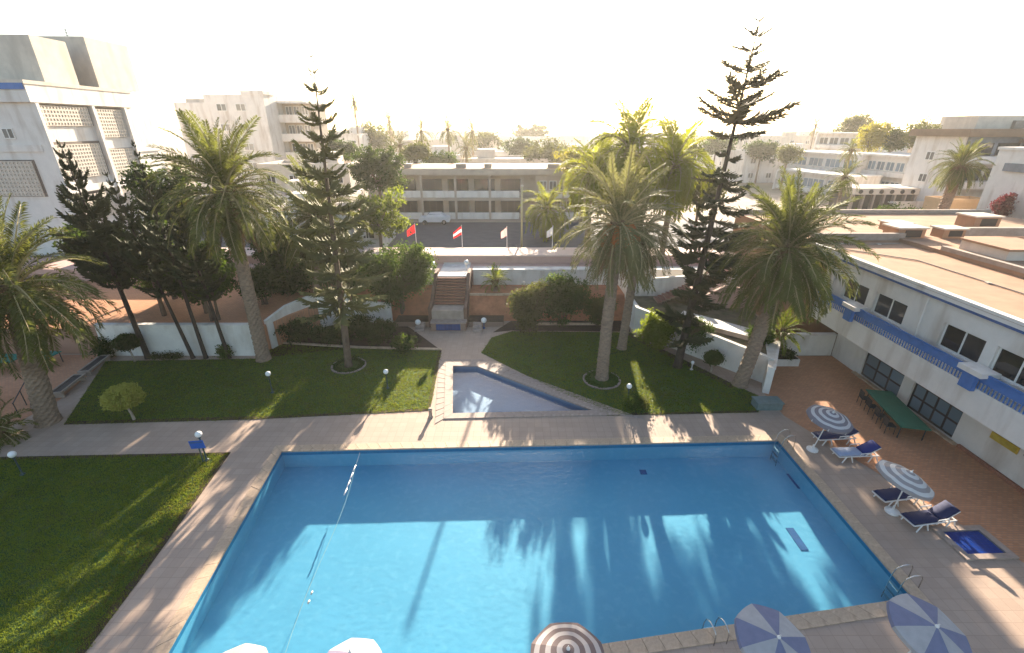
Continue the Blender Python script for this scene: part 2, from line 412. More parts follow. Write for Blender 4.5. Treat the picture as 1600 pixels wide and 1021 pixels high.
def np_mesh(name, verts, faces, mat):
    me = bpy.data.meshes.new(name)
    nv, (nf, k) = len(verts), faces.shape
    me.vertices.add(nv); me.vertices.foreach_set('co', np.asarray(verts, np.float32).ravel())
    me.loops.add(nf * k); me.loops.foreach_set('vertex_index', faces.astype(np.int32).ravel())
    me.polygons.add(nf); me.polygons.foreach_set('loop_start', np.arange(0, nf * k, k, dtype=np.int32))
    me.materials.append(mat)
    me.update(calc_edges=True)
    return me

def tag(o, label=None, cat=None, group=None, kind=None):
    if label: o['label'] = label
    if cat: o['category'] = cat
    if group: o['group'] = group
    if kind: o['kind'] = kind
    return o
def thing(name, label, cat, loc=(0, 0, 0), rz=0.0, group=None):
    o = bpy.data.objects.new(name, None)
    C.objects.link(o)
    o.location = loc; o.rotation_euler = (0, 0, rz); o.empty_display_size = 0.3
    return tag(o, label, cat, group)
def struct(o): return tag(o, kind='structure')
def dup(root, loc, rz, label, group=None):
    r = root.copy(); C.objects.link(r); r.location = loc; r.rotation_euler = (0, 0, rz); r['label'] = label
    if group: r['group'] = group
    for ch in list(root.children):
        c = ch.copy(); C.objects.link(c); c.parent = r
        for g in list(ch.children):
            d = g.copy(); C.objects.link(d); d.parent = c
    return r

def sheet(name, outer, z, mat, holes=(), kind='structure'):
    polys = [[Vector((p[0], p[1], 0)) for p in outer]] + [[Vector((p[0], p[1], 0)) for p in h] for h in holes]
    tris = tessellate_polygon(polys)
    flat = [p for q in polys for p in q]
    fs = []
    for a, b_, c in tris:
        A, B, D_ = flat[a], flat[b_], flat[c]
        fs.append((a, b_, c) if (B - A).cross(D_ - A).z > 0 else (a, c, b_))
    o = MB().add([(p.x, p.y, z) for p in flat], fs).build(name, mat)
    return tag(o, kind=kind)

def wall_mb(p0, p1, z0, z1, th, openings=(), mb=None):
    """wall from p0 to p1 (2D), thickness to the left of p0->p1; openings (s0, s1, za, zb)"""
    mb = mb or MB()
    p0 = Vector((p0[0], p0[1])); p1 = Vector((p1[0], p1[1]))
    L = (p1 - p0).length; d = (p1 - p0) / L; nrm = Vector((-d.y, d.x)) * th
    ss = sorted({0, L, *[o[0] for o in openings], *[o[1] for o in openings]})
    zs = sorted({z0, z1, *[o[2] for o in openings], *[o[3] for o in openings]})
    P = lambda s_, z, k: (p0.x + d.x * s_ + nrm.x * k, p0.y + d.y * s_ + nrm.y * k, z)
    def solid(i, j):
        if i < 0 or j < 0 or i >= len(ss) - 1 or j >= len(zs) - 1: return False
        a, b_ = (ss[i] + ss[i + 1]) / 2, (zs[j] + zs[j + 1]) / 2
        return not any(o[0] < a < o[1] and o[2] < b_ < o[3] for o in openings)
    for i in range(len(ss) - 1):
        for j in range(len(zs) - 1):
            if not solid(i, j): continue
            a, b_, za, zb = ss[i], ss[i + 1], zs[j], zs[j + 1]
            mb.add([P(a, za, 0), P(b_, za, 0), P(b_, zb, 0), P(a, zb, 0)], [(0, 1, 2, 3)])
            mb.add([P(a, za, 1), P(b_, za, 1), P(b_, zb, 1), P(a, zb, 1)], [(3, 2, 1, 0)])
            if not solid(i - 1, j): mb.add([P(a, za, 0), P(a, zb, 0), P(a, zb, 1), P(a, za, 1)], [(0, 1, 2, 3)])
            if not solid(i + 1, j): mb.add([P(b_, za, 0), P(b_, zb, 0), P(b_, zb, 1), P(b_, za, 1)], [(3, 2, 1, 0)])
            if not solid(i, j - 1): mb.add([P(a, za, 0), P(b_, za, 0), P(b_, za, 1), P(a, za, 1)], [(3, 2, 1, 0)])
            if not solid(i, j + 1): mb.add([P(a, zb, 0), P(b_, zb, 0), P(b_, zb, 1), P(a, zb, 1)], [(0, 1, 2, 3)])
    return mb
# ------------------------------------------------------------------ windows
_wc = {}
def window(parent, p, ang, wd, ht, nx=1, ny=1, fm='framewhite', gm='glass', bar=0.06, name='window', split=True):
    key = (round(wd, 3), round(ht, 3), nx, ny, fm, gm, bar)
    if key not in _wc:
        f = MB()
        f.box(0, wd, 0.0, 0.08, 0, bar); f.box(0, wd, 0.0, 0.08, ht - bar, ht)
        f.box(0, bar, 0.003, 0.077, bar, ht - bar); f.box(wd - bar, wd, 0.003, 0.077, bar, ht - bar)
        cw = (wd - bar) / nx; chh = (ht - bar) / ny
        for i in range(1, nx): f.box(i * cw, i * cw + bar, 0.005, 0.075, bar, ht - bar)
        for j in range(1, ny): f.box(bar, wd - bar, 0.009, 0.071, j * chh, j * chh + bar)
        g = MB()
        if split: g.box(0, cw - bar, 0.03, 0.05, 0, chh - bar)
        else: g.box(bar, wd - bar, 0.03, 0.05, bar, ht - bar)
        _wc[key] = (f.mesh(name, M[fm]), g.mesh('pane', M[gm]), cw, chh)
    fme, gme, cw, chh = _wc[key]
    o = put(name, fme, parent, p, (0, 0, ang))
    if split:
        for i in range(nx):
            for j in range(ny):
                put('pane', gme, o, (i * cw + bar, 0, j * chh + bar))
    else:
        put('pane', gme, o)
    return o

# ------------------------------------------------------------------ palms
def frond_mesh(name, L, a0, droop, npair, seed, ll, wd, mat, power=1.35, curl=0.0):
    rnd = random.Random(seed)
    N = 12
    pts = [Vector((0, 0, 0))]; angs = []
    for i in range(N):
        s_ = (i + 0.5) / N
        a = max(a0 - droop * s_ ** power, R(-88))
        angs.append(a)
        pts.append(pts[-1] + Vector((math.cos(a), math.sin(curl * s_) * 0.4, math.sin(a))) * (L / N))
    mb = MB()
    mb.tube(pts, [0.055 * (1 - i / N) ** 0.8 * L / 3.8 + 0.006 for i in range(N + 1)], 3, False)
    vs = []; fs = []
    for j in range(npair):
        s_ = 0.10 + 0.90 * j / (npair - 1)
        q = s_ * N; i = min(int(q), N - 1)
        P = pts[i].lerp(pts[i + 1], q - i); a = angs[i]
        T = Vector((math.cos(a), 0, math.sin(a))); U = Vector((-math.sin(a), 0, math.cos(a)))
        prof = min(1.0, 0.35 + (s_ - 0.1) * 3.2) * (1.0 - 0.55 * max(0, s_ - 0.55) / 0.45)
        fw = 0.45 + 0.75 * s_
        for sgn in (-1, 1):
            l = ll * prof * rnd.uniform(0.8, 1.12)
            D_ = (Vector((0, sgn, 0)) + T * (fw + rnd.uniform(-.15, .15)) + U * rnd.uniform(-0.1, 0.55)).normalized()
            tip = P + D_ * l + Vector((0, 0, -0.12 * l * rnd.uniform(0.3, 1.6)))
            mid = P + D_ * l * 0.45 + Vector((0, 0, 0.02))
            wv = D_.cross(U + Vector((rnd.uniform(-.6, .6), rnd.uniform(-.6, .6), 0))).normalized() * wd * rnd.uniform(.8, 1.2)
            k = len(vs); vs += [P, mid + wv, tip, mid - wv]; fs.append((k, k + 1, k + 2, k + 3))
    nr = len(mb.f)
    mb.add(vs, fs)
    me = mb.mesh(name, mat)
    me.materials.append(M['rachis'])
    for i in range(nr): me.polygons[i].material_index = 1
    return me

_fr = {}
def frond_set(kind):
    """classes from upright to hanging"""
    if kind in _fr: return _fr[kind]
    L, ll, wd, mat, droops, npair, power = {
        'canary': (3.6, 0.60, 0.024, 'frond', 1.08, 62, 1.35),
        'date': (3.6, 0.52, 0.021, 'frond_grey', 1.0, 58, 1.3),
        'weeping': (4.3, 1.0, 0.045, 'frond_yellow', 1.75, 62, 1.1),
        'small': (1.5, 0.30, 0.020, 'frond', 1.1, 34, 1.3),
        'cycad': (1.25, 0.26, 0.020, 'leaf_bright', 0.8, 30, 1.3)}[kind]
    out = []
    for i, (a, d) in enumerate(((84, 28), (72, 48), (58, 68), (42, 78), (24, 80), (6, 74), (-14, 66), (-36, 48), (-58, 28))):
        out.append([frond_mesh('frond', L * (1, .98)[v], R(a + 3 * v), R(d) * droops, npair, i * 7 + v, ll, wd, M[mat], power, (0.5, -0.5)[v]) for v in (0, 1)])
    _fr[kind] = out
    return out
_dead = []
def dead_set():
    if not _dead:
        for v in range(3):
            _dead.append(frond_mesh('dead_frond', 2.7, R(-50 - 10 * v), R(34), 30, 90 + v, 0.34, 0.03, M['frond_dead'], 1.0, 0.4 * (v - 1)))
    return _dead

def palm_trunk_mesh(pts, r0, r1, seed, step=0.16):
    """ringed trunk with offset diamond leaf scars"""
    rnd = random.Random(seed)
    pts = [Vector(p) for p in pts]
    n = 18
    L = sum((pts[i + 1] - pts[i]).length for i in range(len(pts) - 1))
    rows = max(6, int(L / step * 2))
    vs = []; fs = []
    def at(t):
        q = t * (len(pts) - 1); i = min(int(q), len(pts) - 2); u = q - i
        a, b = pts[max(i - 1, 0)], pts[min(i + 2, len(pts) - 1)]
        p0, p1 = pts[i], pts[i + 1]
        m0, m1 = (p1 - a) / 2, (b - p0) / 2
        return p0 * (2*u**3 - 3*u*u + 1) + m0 * (u**3 - 2*u*u + u) + p1 * (-2*u**3 + 3*u*u) + m1 * (u**3 - u*u)
    for i in range(rows + 1):
        t = i / rows; p = at(t); h = t * L
        flare = 0.55 * r0 * math.exp(-h / 0.28)
        r = r0 + (r1 - r0) * t + flare
        for k in range(n):
            a = 2 * PI * k / n
            bump = (0.05 if (k + (i // 2) % 2 * 1) % 2 == i % 2 else -0.015) * r0 * 1.6 * rnd.uniform(0.3, 1.5)
            vs.append(p + Vector((math.cos(a), math.sin(a), 0)) * (r + bump))
    for i in range(rows):
        for k in range(n):
            fs.append((i * n + k, i * n + (k + 1) % n, (i + 1) * n + (k + 1) % n, (i + 1) * n + k))
    fs.append(tuple(range(rows * n, rows * n + n)))
    mb = MB(); mb.add(vs, fs)
    return mb

def palm(name, label, base, crown, kind, n, r0, r1, seed, scale=1.0, dead=10, dates=0, amin=0.0, amax=1.0, cat='palm tree', group=None, bend=0.0, trunkmat='palmbark', boss=1.0):
    rnd = random.Random(seed)
    base = Vector(base); crown = Vector(crown)
    t = thing(name, label, cat, base, 0, group)
    top = crown - base
    pts = [Vector((0, 0, -0.15)), top * 0.33 + Vector((bend, 0, 0)), top * 0.68 + Vector((bend * 0.8, 0, 0)), top]
    palm_trunk_mesh(pts, r0, r1, seed).build('trunk', M[trunkmat], t)
    # boss of cut leaf bases under the crown
    b = MB()
    nb = int(46 * boss)
    for i in range(nb):
        a = i * 2.39996; z = -0.75 * boss * (i / nb) + 0.1
        rr = r1 * (1.1 + 0.5 * math.sin(PI * min(1, i / nb + 0.2)))
        c = top + Vector((math.cos(a) * rr, math.sin(a) * rr, z * 1.3 * scale))
        d = Vector((math.cos(a) * 0.5, math.sin(a) * 0.5, 0.75)).normalized()
        b.tube([c - d * 0.16, c + d * 0.05, c + d * rnd.uniform(.18, .34)], [0.10, 0.085, 0.03], 4)
    b.lathe([(r1 * 1.0, -0.9 * scale * boss), (r1 * 1.55, -0.35 * scale), (r1 * 1.3, 0.15), (r1 * 0.4, 0.42)], 12, top)
    b.build('crown_base', M['palmboss'], t)
    fs = frond_set(kind)
    for i in range(n):
        u = amin + (amax - amin) * ((i + 0.5) / n) ** 0.85
        u = min(0.999, max(0, u + rnd.uniform(-.05, .05)))
        az = i * 2.39996 + rnd.uniform(-.25, .25)
        me = fs[int(u * len(fs))][rnd.randrange(2)]
        rr = r1 * (0.3 + 0.8 * u)
        loc = top + Vector((math.cos(az) * rr, math.sin(az) * rr, 0.35 - 0.55 * u * scale))
        put('frond', me, t, loc, (rnd.uniform(-.35, .35), rnd.uniform(-.1, .1), az), scale * rnd.uniform(0.85, 1.08))
    for i in range(dead):
        az = i * 2.39996 + rnd.uniform(-.4, .4) + 1
        loc = top + Vector((math.cos(az) * r1 * 1.2, math.sin(az) * r1 * 1.2, -0.55 * scale))
        put('dead_frond', dead_set()[rnd.randrange(3)], t, loc, (rnd.uniform(-.3, .3), rnd.uniform(-.1, .15), az), scale * rnd.uniform(0.75, 1.05))
    for i in range(dates):
        az = -PI / 2 + (i - (dates - 1) / 2) * 0.85
        m = MB()
        for q in range(14):
            e = Vector((math.cos(az) * 0.75 + rnd.uniform(-.22, .22), math.sin(az) * 0.75 + rnd.uniform(-.2, .2), -0.9 + rnd.uniform(-.25, .3)))
            m.tube([(0, 0, 0), e * 0.5 + Vector((0, 0, 0.4)), e], [0.02, 0.035, 0.06], 5)
        m.build('date_cluster', M['dates'], t, loc=top + Vector((math.cos(az) * 0.3, math.sin(az) * 0.3, 0.0)))
    return t

# ------------------------------------------------------------------ tiered pines
def pine_branch_mesh(name, seed, mat, sag=0.12, up=0.22, nb=13, bl=0.34, rad=0.022, fluffy=1):
    """unit-length branch along +x with drooping or rising side sprays"""
    rnd = random.Random(seed)
    axis = [Vector((x, 0.04 * math.sin(3 * x + seed), -sag * 4 * x * (1 - x) * 0.6 + up * x ** 2.2)) for x in [i / 6 for i in range(7)]]
    mb = MB(); mb.tube(axis, [0.022 * (1 - i / 7) + 0.006 for i in range(7)], 4, False)
    def pos(s_):
        q = s_ * 6; i = min(int(q), 5); return axis[i].lerp(axis[i + 1], q - i)
    for j in range(nb):
        s_ = 0.16 + 0.84 * j / (nb - 1)
        for sg in ((-1, 1) if j < nb - 1 else (0,)):
            for f in range(fluffy):
                l = bl * (1.0 - 0.55 * s_) * rnd.uniform(0.75, 1.2)
                d = Vector((0.75 + rnd.uniform(-.2, .2), sg * rnd.uniform(.55, 1), rnd.uniform(-.05, .5) - (0.5 * f))).normalized()
                p0 = pos(s_ - rnd.uniform(0, .03))
                p1 = p0 + d * l * 0.55; p2 = p0 + d * l + Vector((0, 0, 0.1 * l))
                mb.tube([p0, p1, p2], [rad * 0.8, rad * 1.15, rad * 0.25], 3, False)
    return mb.mesh(name, mat)

def pine(name, label, base, top, tiers, branch_sets, r0, seed, cat='pine tree', trunkmat='bark', barkpaint=None):
    """tiers: list of (height fraction, branch length, count, pitch)"""
    rnd = random.Random(seed)
    base = Vector(base); top = Vector(top) - base
    t = thing(name, label, cat, base)
    P = lambda f: Vector((top.x * f, top.y * f, top.z * f))
    fr = [0, .02, .1, .25, .5, .75, .9, 1]
    MB().tube([P(f) - Vector((0, 0, 0.1 if f == 0 else 0)) for f in fr], [r0 * 1.35, r0 * 1.1, r0, r0 * .85, r0 * .6, r0 * .32, r0 * .15, 0.012], 10).build('trunk', M[trunkmat], t, True)
    for h, bl, cnt, pitch in tiers:
        a0 = rnd.uniform(0, 6.28)
        for k in range(cnt):
            az = a0 + 2 * PI * k / cnt + rnd.uniform(-.22, .22)
            me = rnd.choice(branch_sets)
            put('branch', me, t, P(h + rnd.uniform(-.008, .008)), (rnd.uniform(-.35, .35), -pitch + rnd.uniform(-.16, .16), az), bl * rnd.uniform(0.62, 1.18))
    return t

# ------------------------------------------------------------------ leafy crowns
def crown_np(name, blobs, nclump, nleaf, leaf, seed, mat, spread=0.42, hollow=0.35):
    """leaf-sized quads in clumps spread through the blobs (cx, cy, cz, rx, ry, rz)"""
    g = np.random.default_rng(seed)
    bl = np.array(blobs, float)
    wts = (bl[:, 3] * bl[:, 4] * bl[:, 5]) ** 0.75; wts /= wts.sum()
    bi = g.choice(len(bl), nclump, p=wts)
    d = g.normal(size=(nclump, 3)); d /= np.linalg.norm(d, axis=1, keepdims=True)
    rr = hollow + (1 - hollow) * g.random((nclump, 1)) ** 0.55
    cc = bl[bi, :3] + d * rr * bl[bi, 3:6]
    size = spread * g.uniform(0.6, 1.3, (nclump, 1, 1))
    off = g.normal(size=(nclump, nleaf, 3)) * np.array([1, 1, 0.75]) * size * 0.55
    p = (cc[:, None, :] + off).reshape(-1, 3)
    n = len(p)
    a = g.normal(size=(n, 3)); a[:, 2] -= 0.35; a /= np.linalg.norm(a, axis=1, keepdims=True)
    b = g.normal(size=(n, 3)); b -= a * (a * b).sum(1, keepdims=True); b /= np.linalg.norm(b, axis=1, keepdims=True)
    s = leaf * g.uniform(0.6, 1.35, (n, 1))
    v = np.stack([p - a * s * .5, p + b * s * .28, p + a * s * .5, p - b * s * .28], 1).reshape(-1, 3)
    f = np.arange(4 * n).reshape(n, 4)
    return np_mesh(name, v, f, mat)

def leafy(name, label, base, h, blobs, mat, nclump=150, nleaf=45, leaf=0.2, trunk_r=0.16, seed=1, cat='tree', barkm='bark', stems=1, lean=(0, 0), spread=0.42, group=None, trunkpart='trunk', hollow=0.35):
    rnd = random.Random(seed)
    t = thing(name, label, cat, base, 0, group)
    m = MB()
    if h > 0:
        for sidx in range(stems):
            ox, oy = (0, 0) if stems == 1 else (rnd.uniform(-.35, .35), rnd.uniform(-.25, .25))
            tp = Vector((lean[0] + ox * 1.5, lean[1] + oy * 1.5, h))
            m.tube([(ox, oy, -0.12), (ox + lean[0] * .25, oy, h * .3), tp], [trunk_r * 1.25, trunk_r, trunk_r * .7], 8)
            for k in range(min(9, 3 + len(blobs))):
                b = blobs[(k + sidx) % len(blobs)]
                e = Vector((b[0] + rnd.uniform(-.5, .5) * b[3], b[1] + rnd.uniform(-.5, .5) * b[4], b[2] + rnd.uniform(-.2, .55) * b[5]))
                st = tp * rnd.uniform(0.8, 1.0)
                m.tube([st, st.lerp(e, 0.5) + Vector((0, 0, 0.12)), e], [trunk_r * .5, trunk_r * .3, 0.02], 5)
    else:
        for k in range(7):
            b = blobs[k % len(blobs)]
            m.tube([(rnd.uniform(-.12, .12), rnd.uniform(-.12, .12), -0.05), (b[0] + rnd.uniform(-.6, .6) * b[3], b[1] + rnd.uniform(-.6, .6) * b[4], b[2] + rnd.uniform(0, .6) * b[5])], [0.035, 0.012], 5)
    m.build(trunkpart if h > 0 else 'stems', M[barkm], t)
    put('crown', crown_np('crown', blobs, nclump, nleaf, leaf, seed, M[mat], spread, hollow), t)
    return t

def cloudblobs(rx, ry, rz, cz, seed, n=7):
    rnd = random.Random(seed)
    out = [(0, 0, cz, rx * .72, ry * .72, rz * .75)]
    for i in range(n):
        a = i * 2 * PI / n + rnd.uniform(-.4, .4); k = rnd.uniform(.4, .68)
        out.append((math.cos(a) * rx * k, math.sin(a) * ry * k, cz + rnd.uniform(-.45, .5) * rz, rx * rnd.uniform(.32, .5), ry * rnd.uniform(.32, .5), rz * rnd.uniform(.35, .55)))
    return out

# ------------------------------------------------------------------ grass
def grass(name, poly, z, per_m2, hgt, mat, seed, patch=None, ycut=None):
    g = np.random.default_rng(seed)
    P = np.array([(p[0], p[1]) for p in poly])
    lo, hi = P.min(0), P.max(0)
    n = int((hi - lo).prod() * per_m2)
    q = lo + (hi - lo) * g.random((n, 2))
    ins = np.zeros(n, bool); j = len(P) - 1
    for i in range(len(P)):
        xi, yi = P[i]; xj, yj = P[j]
        c = ((yi > q[:, 1]) != (yj > q[:, 1])) & (q[:, 0] < (xj - xi) * (q[:, 1] - yi) / (yj - yi + 1e-12) + xi)
        ins ^= c; j = i
    q = q[ins]
    if patch is not None: q = q[patch(q, g)]
    B = 4
    q = np.repeat(q, B, 0) + g.normal(size=(len(q) * B, 2)) * 0.045
    n = len(q)
    a = g.random(n) * 2 * PI; h = hgt * g.uniform(.5, 1.35, n); wd = 0.011 * g.uniform(.7, 1.5, n)
    ln = g.uniform(0.2, 0.9, n) * h; la = g.random(n) * 2 * PI
    base = np.column_stack([q, np.full(n, z)])
    dx = np.column_stack([np.cos(a) * wd, np.sin(a) * wd, np.zeros(n)])
    tip = base + np.column_stack([np.cos(la) * ln, np.sin(la) * ln, h])
    v = np.stack([base - dx, base + dx, tip], 1).reshape(-1, 3)
    me = np_mesh(name, v, np.arange(3 * n).reshape(n, 3), mat)
    return tag(put(name, me), kind='stuff')
# ================================================================== THE SETTING
# far ground sheet to the horizon, then the raised town level behind the garden
far = MB().add([(-1600, -60, -2.2), (1600, -60, -2.2), (1600, 1600, -2.2), (-1600, 1600, -2.2)], [(0, 1, 2, 3)]).build('ground', M['townground']); struct(far)
TZ = 2.75
up = MB().prism([(-1500, 43.2), (1500, 43.2), (1500, 1500), (-1500, 1500)], -2.1, TZ).build('town_ground', M['townground']); struct(up)
up = MB().prism([(-300, 28.6), (-17.6, 28.6), (-13.2, 36.6), (-13.2, 43.15), (-300, 43.15)], -2.1, 1.9).build('upper_terrace', M['terracotta']); struct(up)
# pools
PBL, PBR, PFR, PFL = Vector((-11.3, 18.05)), Vector((13.5, 18.9)), Vector((13.52, 10.43)), Vector((-10.25, 7.05))
SA, SB, SC, SD_ = Vector((-3.3, 21.2)), Vector((-3.95, 26.75)), Vector((-2.35, 26.75)), Vector((4.6, 21.5))
def inset(poly, d):
    """grow a polygon outwards by d (counter-clockwise input)"""
    n = len(poly); out = []
    for i in range(n):
        a, b, c = poly[i - 1], poly[i], poly[(i + 1) % n]
        e1 = (b - a).normalized(); e2 = (c - b).normalized()
        n1 = Vector((e1.y, -e1.x)); n2 = Vector((e2.y, -e2.x))
        k = (n1 + n2) / (1 + n1.dot(n2))
        out.append(b + k * d)
    return out
POOL = [PFL, PFR, PBR, PBL]
SMALL = [SA, SD_, SC, SB]
outer = [(-40, -12), (40, -12), (40, 31), (16, 40), (-14, 40), (-17.7, 28.55), (-60, 28.55), (-60, -12)]
sheet('deck', outer, 0.0, M['deck'], [inset(POOL, 0.36), inset(SMALL, 0.40)])

def basin(name, poly, label, cat, depth, wl, lining, band, cop, copw, stone_len, copz, water, copname='coping_stone'):
    t = thing(name, label, cat, (0, 0, 0))
    n = len(poly)
    fl = MB().add([(p.x, p.y, -depth) for p in poly], [tuple(range(n))]).build('basin_floor', lining, t)
    ws = MB()
    for i in range(n):
        a, b = poly[i], poly[(i + 1) % n]
        ws.add([(a.x, a.y, -depth), (b.x, b.y, -depth), (b.x, b.y, -0.26), (a.x, a.y, -0.26)], [(3, 2, 1, 0)])
    ws.build('basin_wall', lining, t)
    ws = MB()
    for i in range(n):
        a, b = poly[i], poly[(i + 1) % n]
        ws.add([(a.x, a.y, -0.26), (b.x, b.y, -0.26), (b.x, b.y, 0.0), (a.x, a.y, 0.0)], [(3, 2, 1, 0)])
    ws.build('waterline_band', band, t)
    o2 = inset(poly, copw); i2 = inset(poly, -0.03)
    rnd = random.Random(len(name))
    for i in range(n):
        a0, b0, a1, b1 = i2[i], i2[(i + 1) % n], o2[i], o2[(i + 1) % n]
        k = max(2, int((b1 - a1).length / stone_len))
        for j in range(k):
            u, v = j / k, (j + 1) / k
            g = 0.006 / (b1 - a1).length
            q = [a0.lerp(b0, u + g), a0.lerp(b0, v - g), a1.lerp(b1, v - g), a1.lerp(b1, u + g)]
            zt = copz + rnd.uniform(-.004, .006)
            c = sum(q, Vector((0, 0))) / 4
            MB().prism([(p.x - c.x, p.y - c.y) for p in q], -0.045, zt).build(copname, cop, t, loc=(c.x, c.y, 0))
    wt = MB().add([(p.x, p.y, -wl) for p in poly], [tuple(range(n))]).build(water[0], water[1]); struct(wt)
    return t
pool = basin('swimming_pool', POOL, 'large rectangular swimming pool with bright blue lining and pale stone coping', 'swimming pool', 1.0, 0.12, M['pooltile'], M['pooltile_dark'], M['coping'], 0.42, 0.55, 0.03, ('pool_water', M['water']))
small = basin('paddling_pool', SMALL, 'small pointed paddling pool with grey blue water and stepped stone rim', 'paddling pool', 0.55, 0.20, M['smalltile'], M['smalltile'], M['stone_grey'], 0.46, 0.55, 0.05, ('paddling_water', M['water2']))
# raised outer rim of the paddling pool, stepped down to the deck
def rim(poly, d0, d1, z):
    a = inset(poly, d0); b = inset(poly, d1); n = len(poly)
    for i in range(n):
        if i == 0: continue                         # open on the deck side
        k = max(2, int((b[(i + 1) % n] - b[i]).length / 0.6))
        for j in range(k):
            u, v = j / k + .004, (j + 1) / k - .004
            q = [a[i].lerp(a[(i + 1) % n], u), a[i].lerp(a[(i + 1) % n], v), b[i].lerp(b[(i + 1) % n], v), b[i].lerp(b[(i + 1) % n], u)]
            c = sum(q, Vector((0, 0))) / 4
            MB().prism([(p.x - c.x, p.y - c.y) for p in q], -0.03, z).build('rim_stone', M['stone_grey'], small, loc=(c.x, c.y, 0))
rim(SMALL, 0.47, 0.92, 0.025)
# dark drains and inlets on the floor of the big pool
for nm, px, py, sx, sy in (('drain_grate', 1245, 842, .16, .55), ('drain_grate', 1005, 738, .16, .16), ('inlet', 688, 718, .12, .1), ('inlet', 1242, 752, .14, .5)):
    p = gp(px, py, -.99)
    MB().box(-sx, sx, -sy, sy, -0.004, 0.012).build(nm, M['bluestripe'], pool, loc=p)

# orange terraces
sheet('terracotta_terrace', [(14.95, 21.04), (18.61, 11.79), (23.5, 1), (30, 1), (30, 28.2), (17.6, 28.2), (17.42, 27.0), (15.05, 23.6)], 0.008, M['terracotta'])
sheet('side_terrace', [(-45, 18.9), (-26.6, 19.9), (-26.3, 22.6), (-27.9, 28.4), (-60, 28.4)], 0.008, M['terracotta'])
# lawns
L1 = [tuple(gp(*p))[:2] for p in ((100, 664), (396, 656), (672, 642), (690, 548), (560, 545), (430, 537), (402, 561), (165, 565))]
L2 = [tuple(gp(*p))[:2] for p in ((752, 552), (948, 650), (1185, 645), (1192, 622), (1152, 604), (1000, 529), (985, 520), (800, 518), (768, 528))]
L3 = [(-40, 17.2), (-24.5, 17.6), (-13.7, 17.95), (-13.0, 11), (-12.55, 4), (-12.4, -4), (-40, -4)]
for nm, poly in (('lawn', L1), ('lawn', L2), ('lawn', L3)):
    sheet(nm, poly, 0.012, M['lawn'])
def edging(p0, p1, wdt, side):
    p0, p1 = Vector(p0), Vector(p1); d = (p1 - p0).normalized(); n_ = Vector((-d.y, d.x)) * side
    sheet('soil_edging', [tuple(p0), tuple(p1), tuple(p1 + n_ * wdt), tuple(p0 + n_ * wdt)], 0.02, M['soil'])
edging(L1[0], L1[1], 0.30, 1); edging(L1[1], L1[2], 0.22, 1); edging(L1[2], L1[3], 0.2, 1)
edging(L2[1], L2[2], 0.18, 1); edging(L3[2], L3[3], 0.3, -1); edging(L3[3], L3[4], 0.3, -1); edging(L3[1], L3[2], 0.22, -1)
# planting beds
sheet('planting_bed', [tuple(gp(*p))[:2] for p in ((402, 560), (430, 536), (560, 544), (688, 547), (640, 512), (605, 500))] + [(-13.0, 36.4), (-17.5, 28.7)], 0.016, M['soil'])
sheet('planting_bed', [tuple(gp(*p))[:2] for p in ((985, 519), (800, 517), (770, 520))] + [(0, 34.6), (9.5, 34.6)], 0.016, M['soil'])
edging(L2[6], L2[5], 0.5, -1); edging(L2[5], L2[4], 0.55, -1)
# kerb path between lawn and shrubs
a, b, c = gp(430, 536), gp(560, 544), gp(690, 547)
kb = MB()
for p, q in ((a, b), (b, c)):
    d = (q - p).normalized(); n_ = Vector((-d.y, d.x, 0)) * .12
    kb.prism([tuple((p - n_).xy), tuple((q - n_).xy), tuple((q + n_).xy), tuple((p + n_).xy)], 0.0, 0.10)
tag(kb.build('garden_kerb', M['coping']), 'pale stone kerb between the left lawn and the dark shrubs', 'kerb')
a, b = gp(838, 508), gp(955, 506)
tag(MB().box(a.x, b.x, a.y - .1, a.y + .1, 0, .16).build('garden_kerb', M['coping']), 'short pale kerb at the back of the right lawn below the bushes', 'kerb')

# ------------------------------------------------------------------ earth bank, retaining walls, stair
BY0, BY1, BZ = 34.5, 36.0, 1.75
for x0, x1 in ((-13.1, -6.5), (-3.6, 9.4)):
    bk = MB().add([(x0, BY0, 0), (x1, BY0, 0), (x1, BY1, BZ), (x0, BY1, BZ), (x1, 38.6, BZ), (x0, 38.6, BZ), (x0, 38.6, -.1), (x1, 38.6, -.1), (x0, BY0, -.1), (x1, BY0, -.1)],
                  [(0, 1, 2, 3), (3, 2, 4, 5), (8, 9, 1, 0), (8, 0, 3, 5, 6), (9, 7, 4, 2, 1)]).build('earth_bank', M['earth'])
    struct(bk)
tag(MB().box(-3.55, 1.2, 35.86, 36.1, BZ - .05, BZ + .10).build('bank_kerb', M['coping']), 'pale kerb along the top of the orange bank right of the stair', 'kerb')
for lab, x0, x1 in (('long grey white retaining wall with pale cap right of the stair', -3.4, 17.0), ('grey white retaining wall behind the trees left of the stair', -13.2, -6.75)):
    t = thing('retaining_wall', lab, 'wall', ((x0 + x1) / 2, 38.6, 0))
    hl = (x1 - x0) / 2
    MB().box(-hl, hl, 0, 0.3, 0.5, 3.05).build('wall_face', M['white_wall'], t)
    MB().box(-hl - .04, hl + .04, -.06, 0.9, 3.05, 3.17).build('wall_cap', M['white'], t)
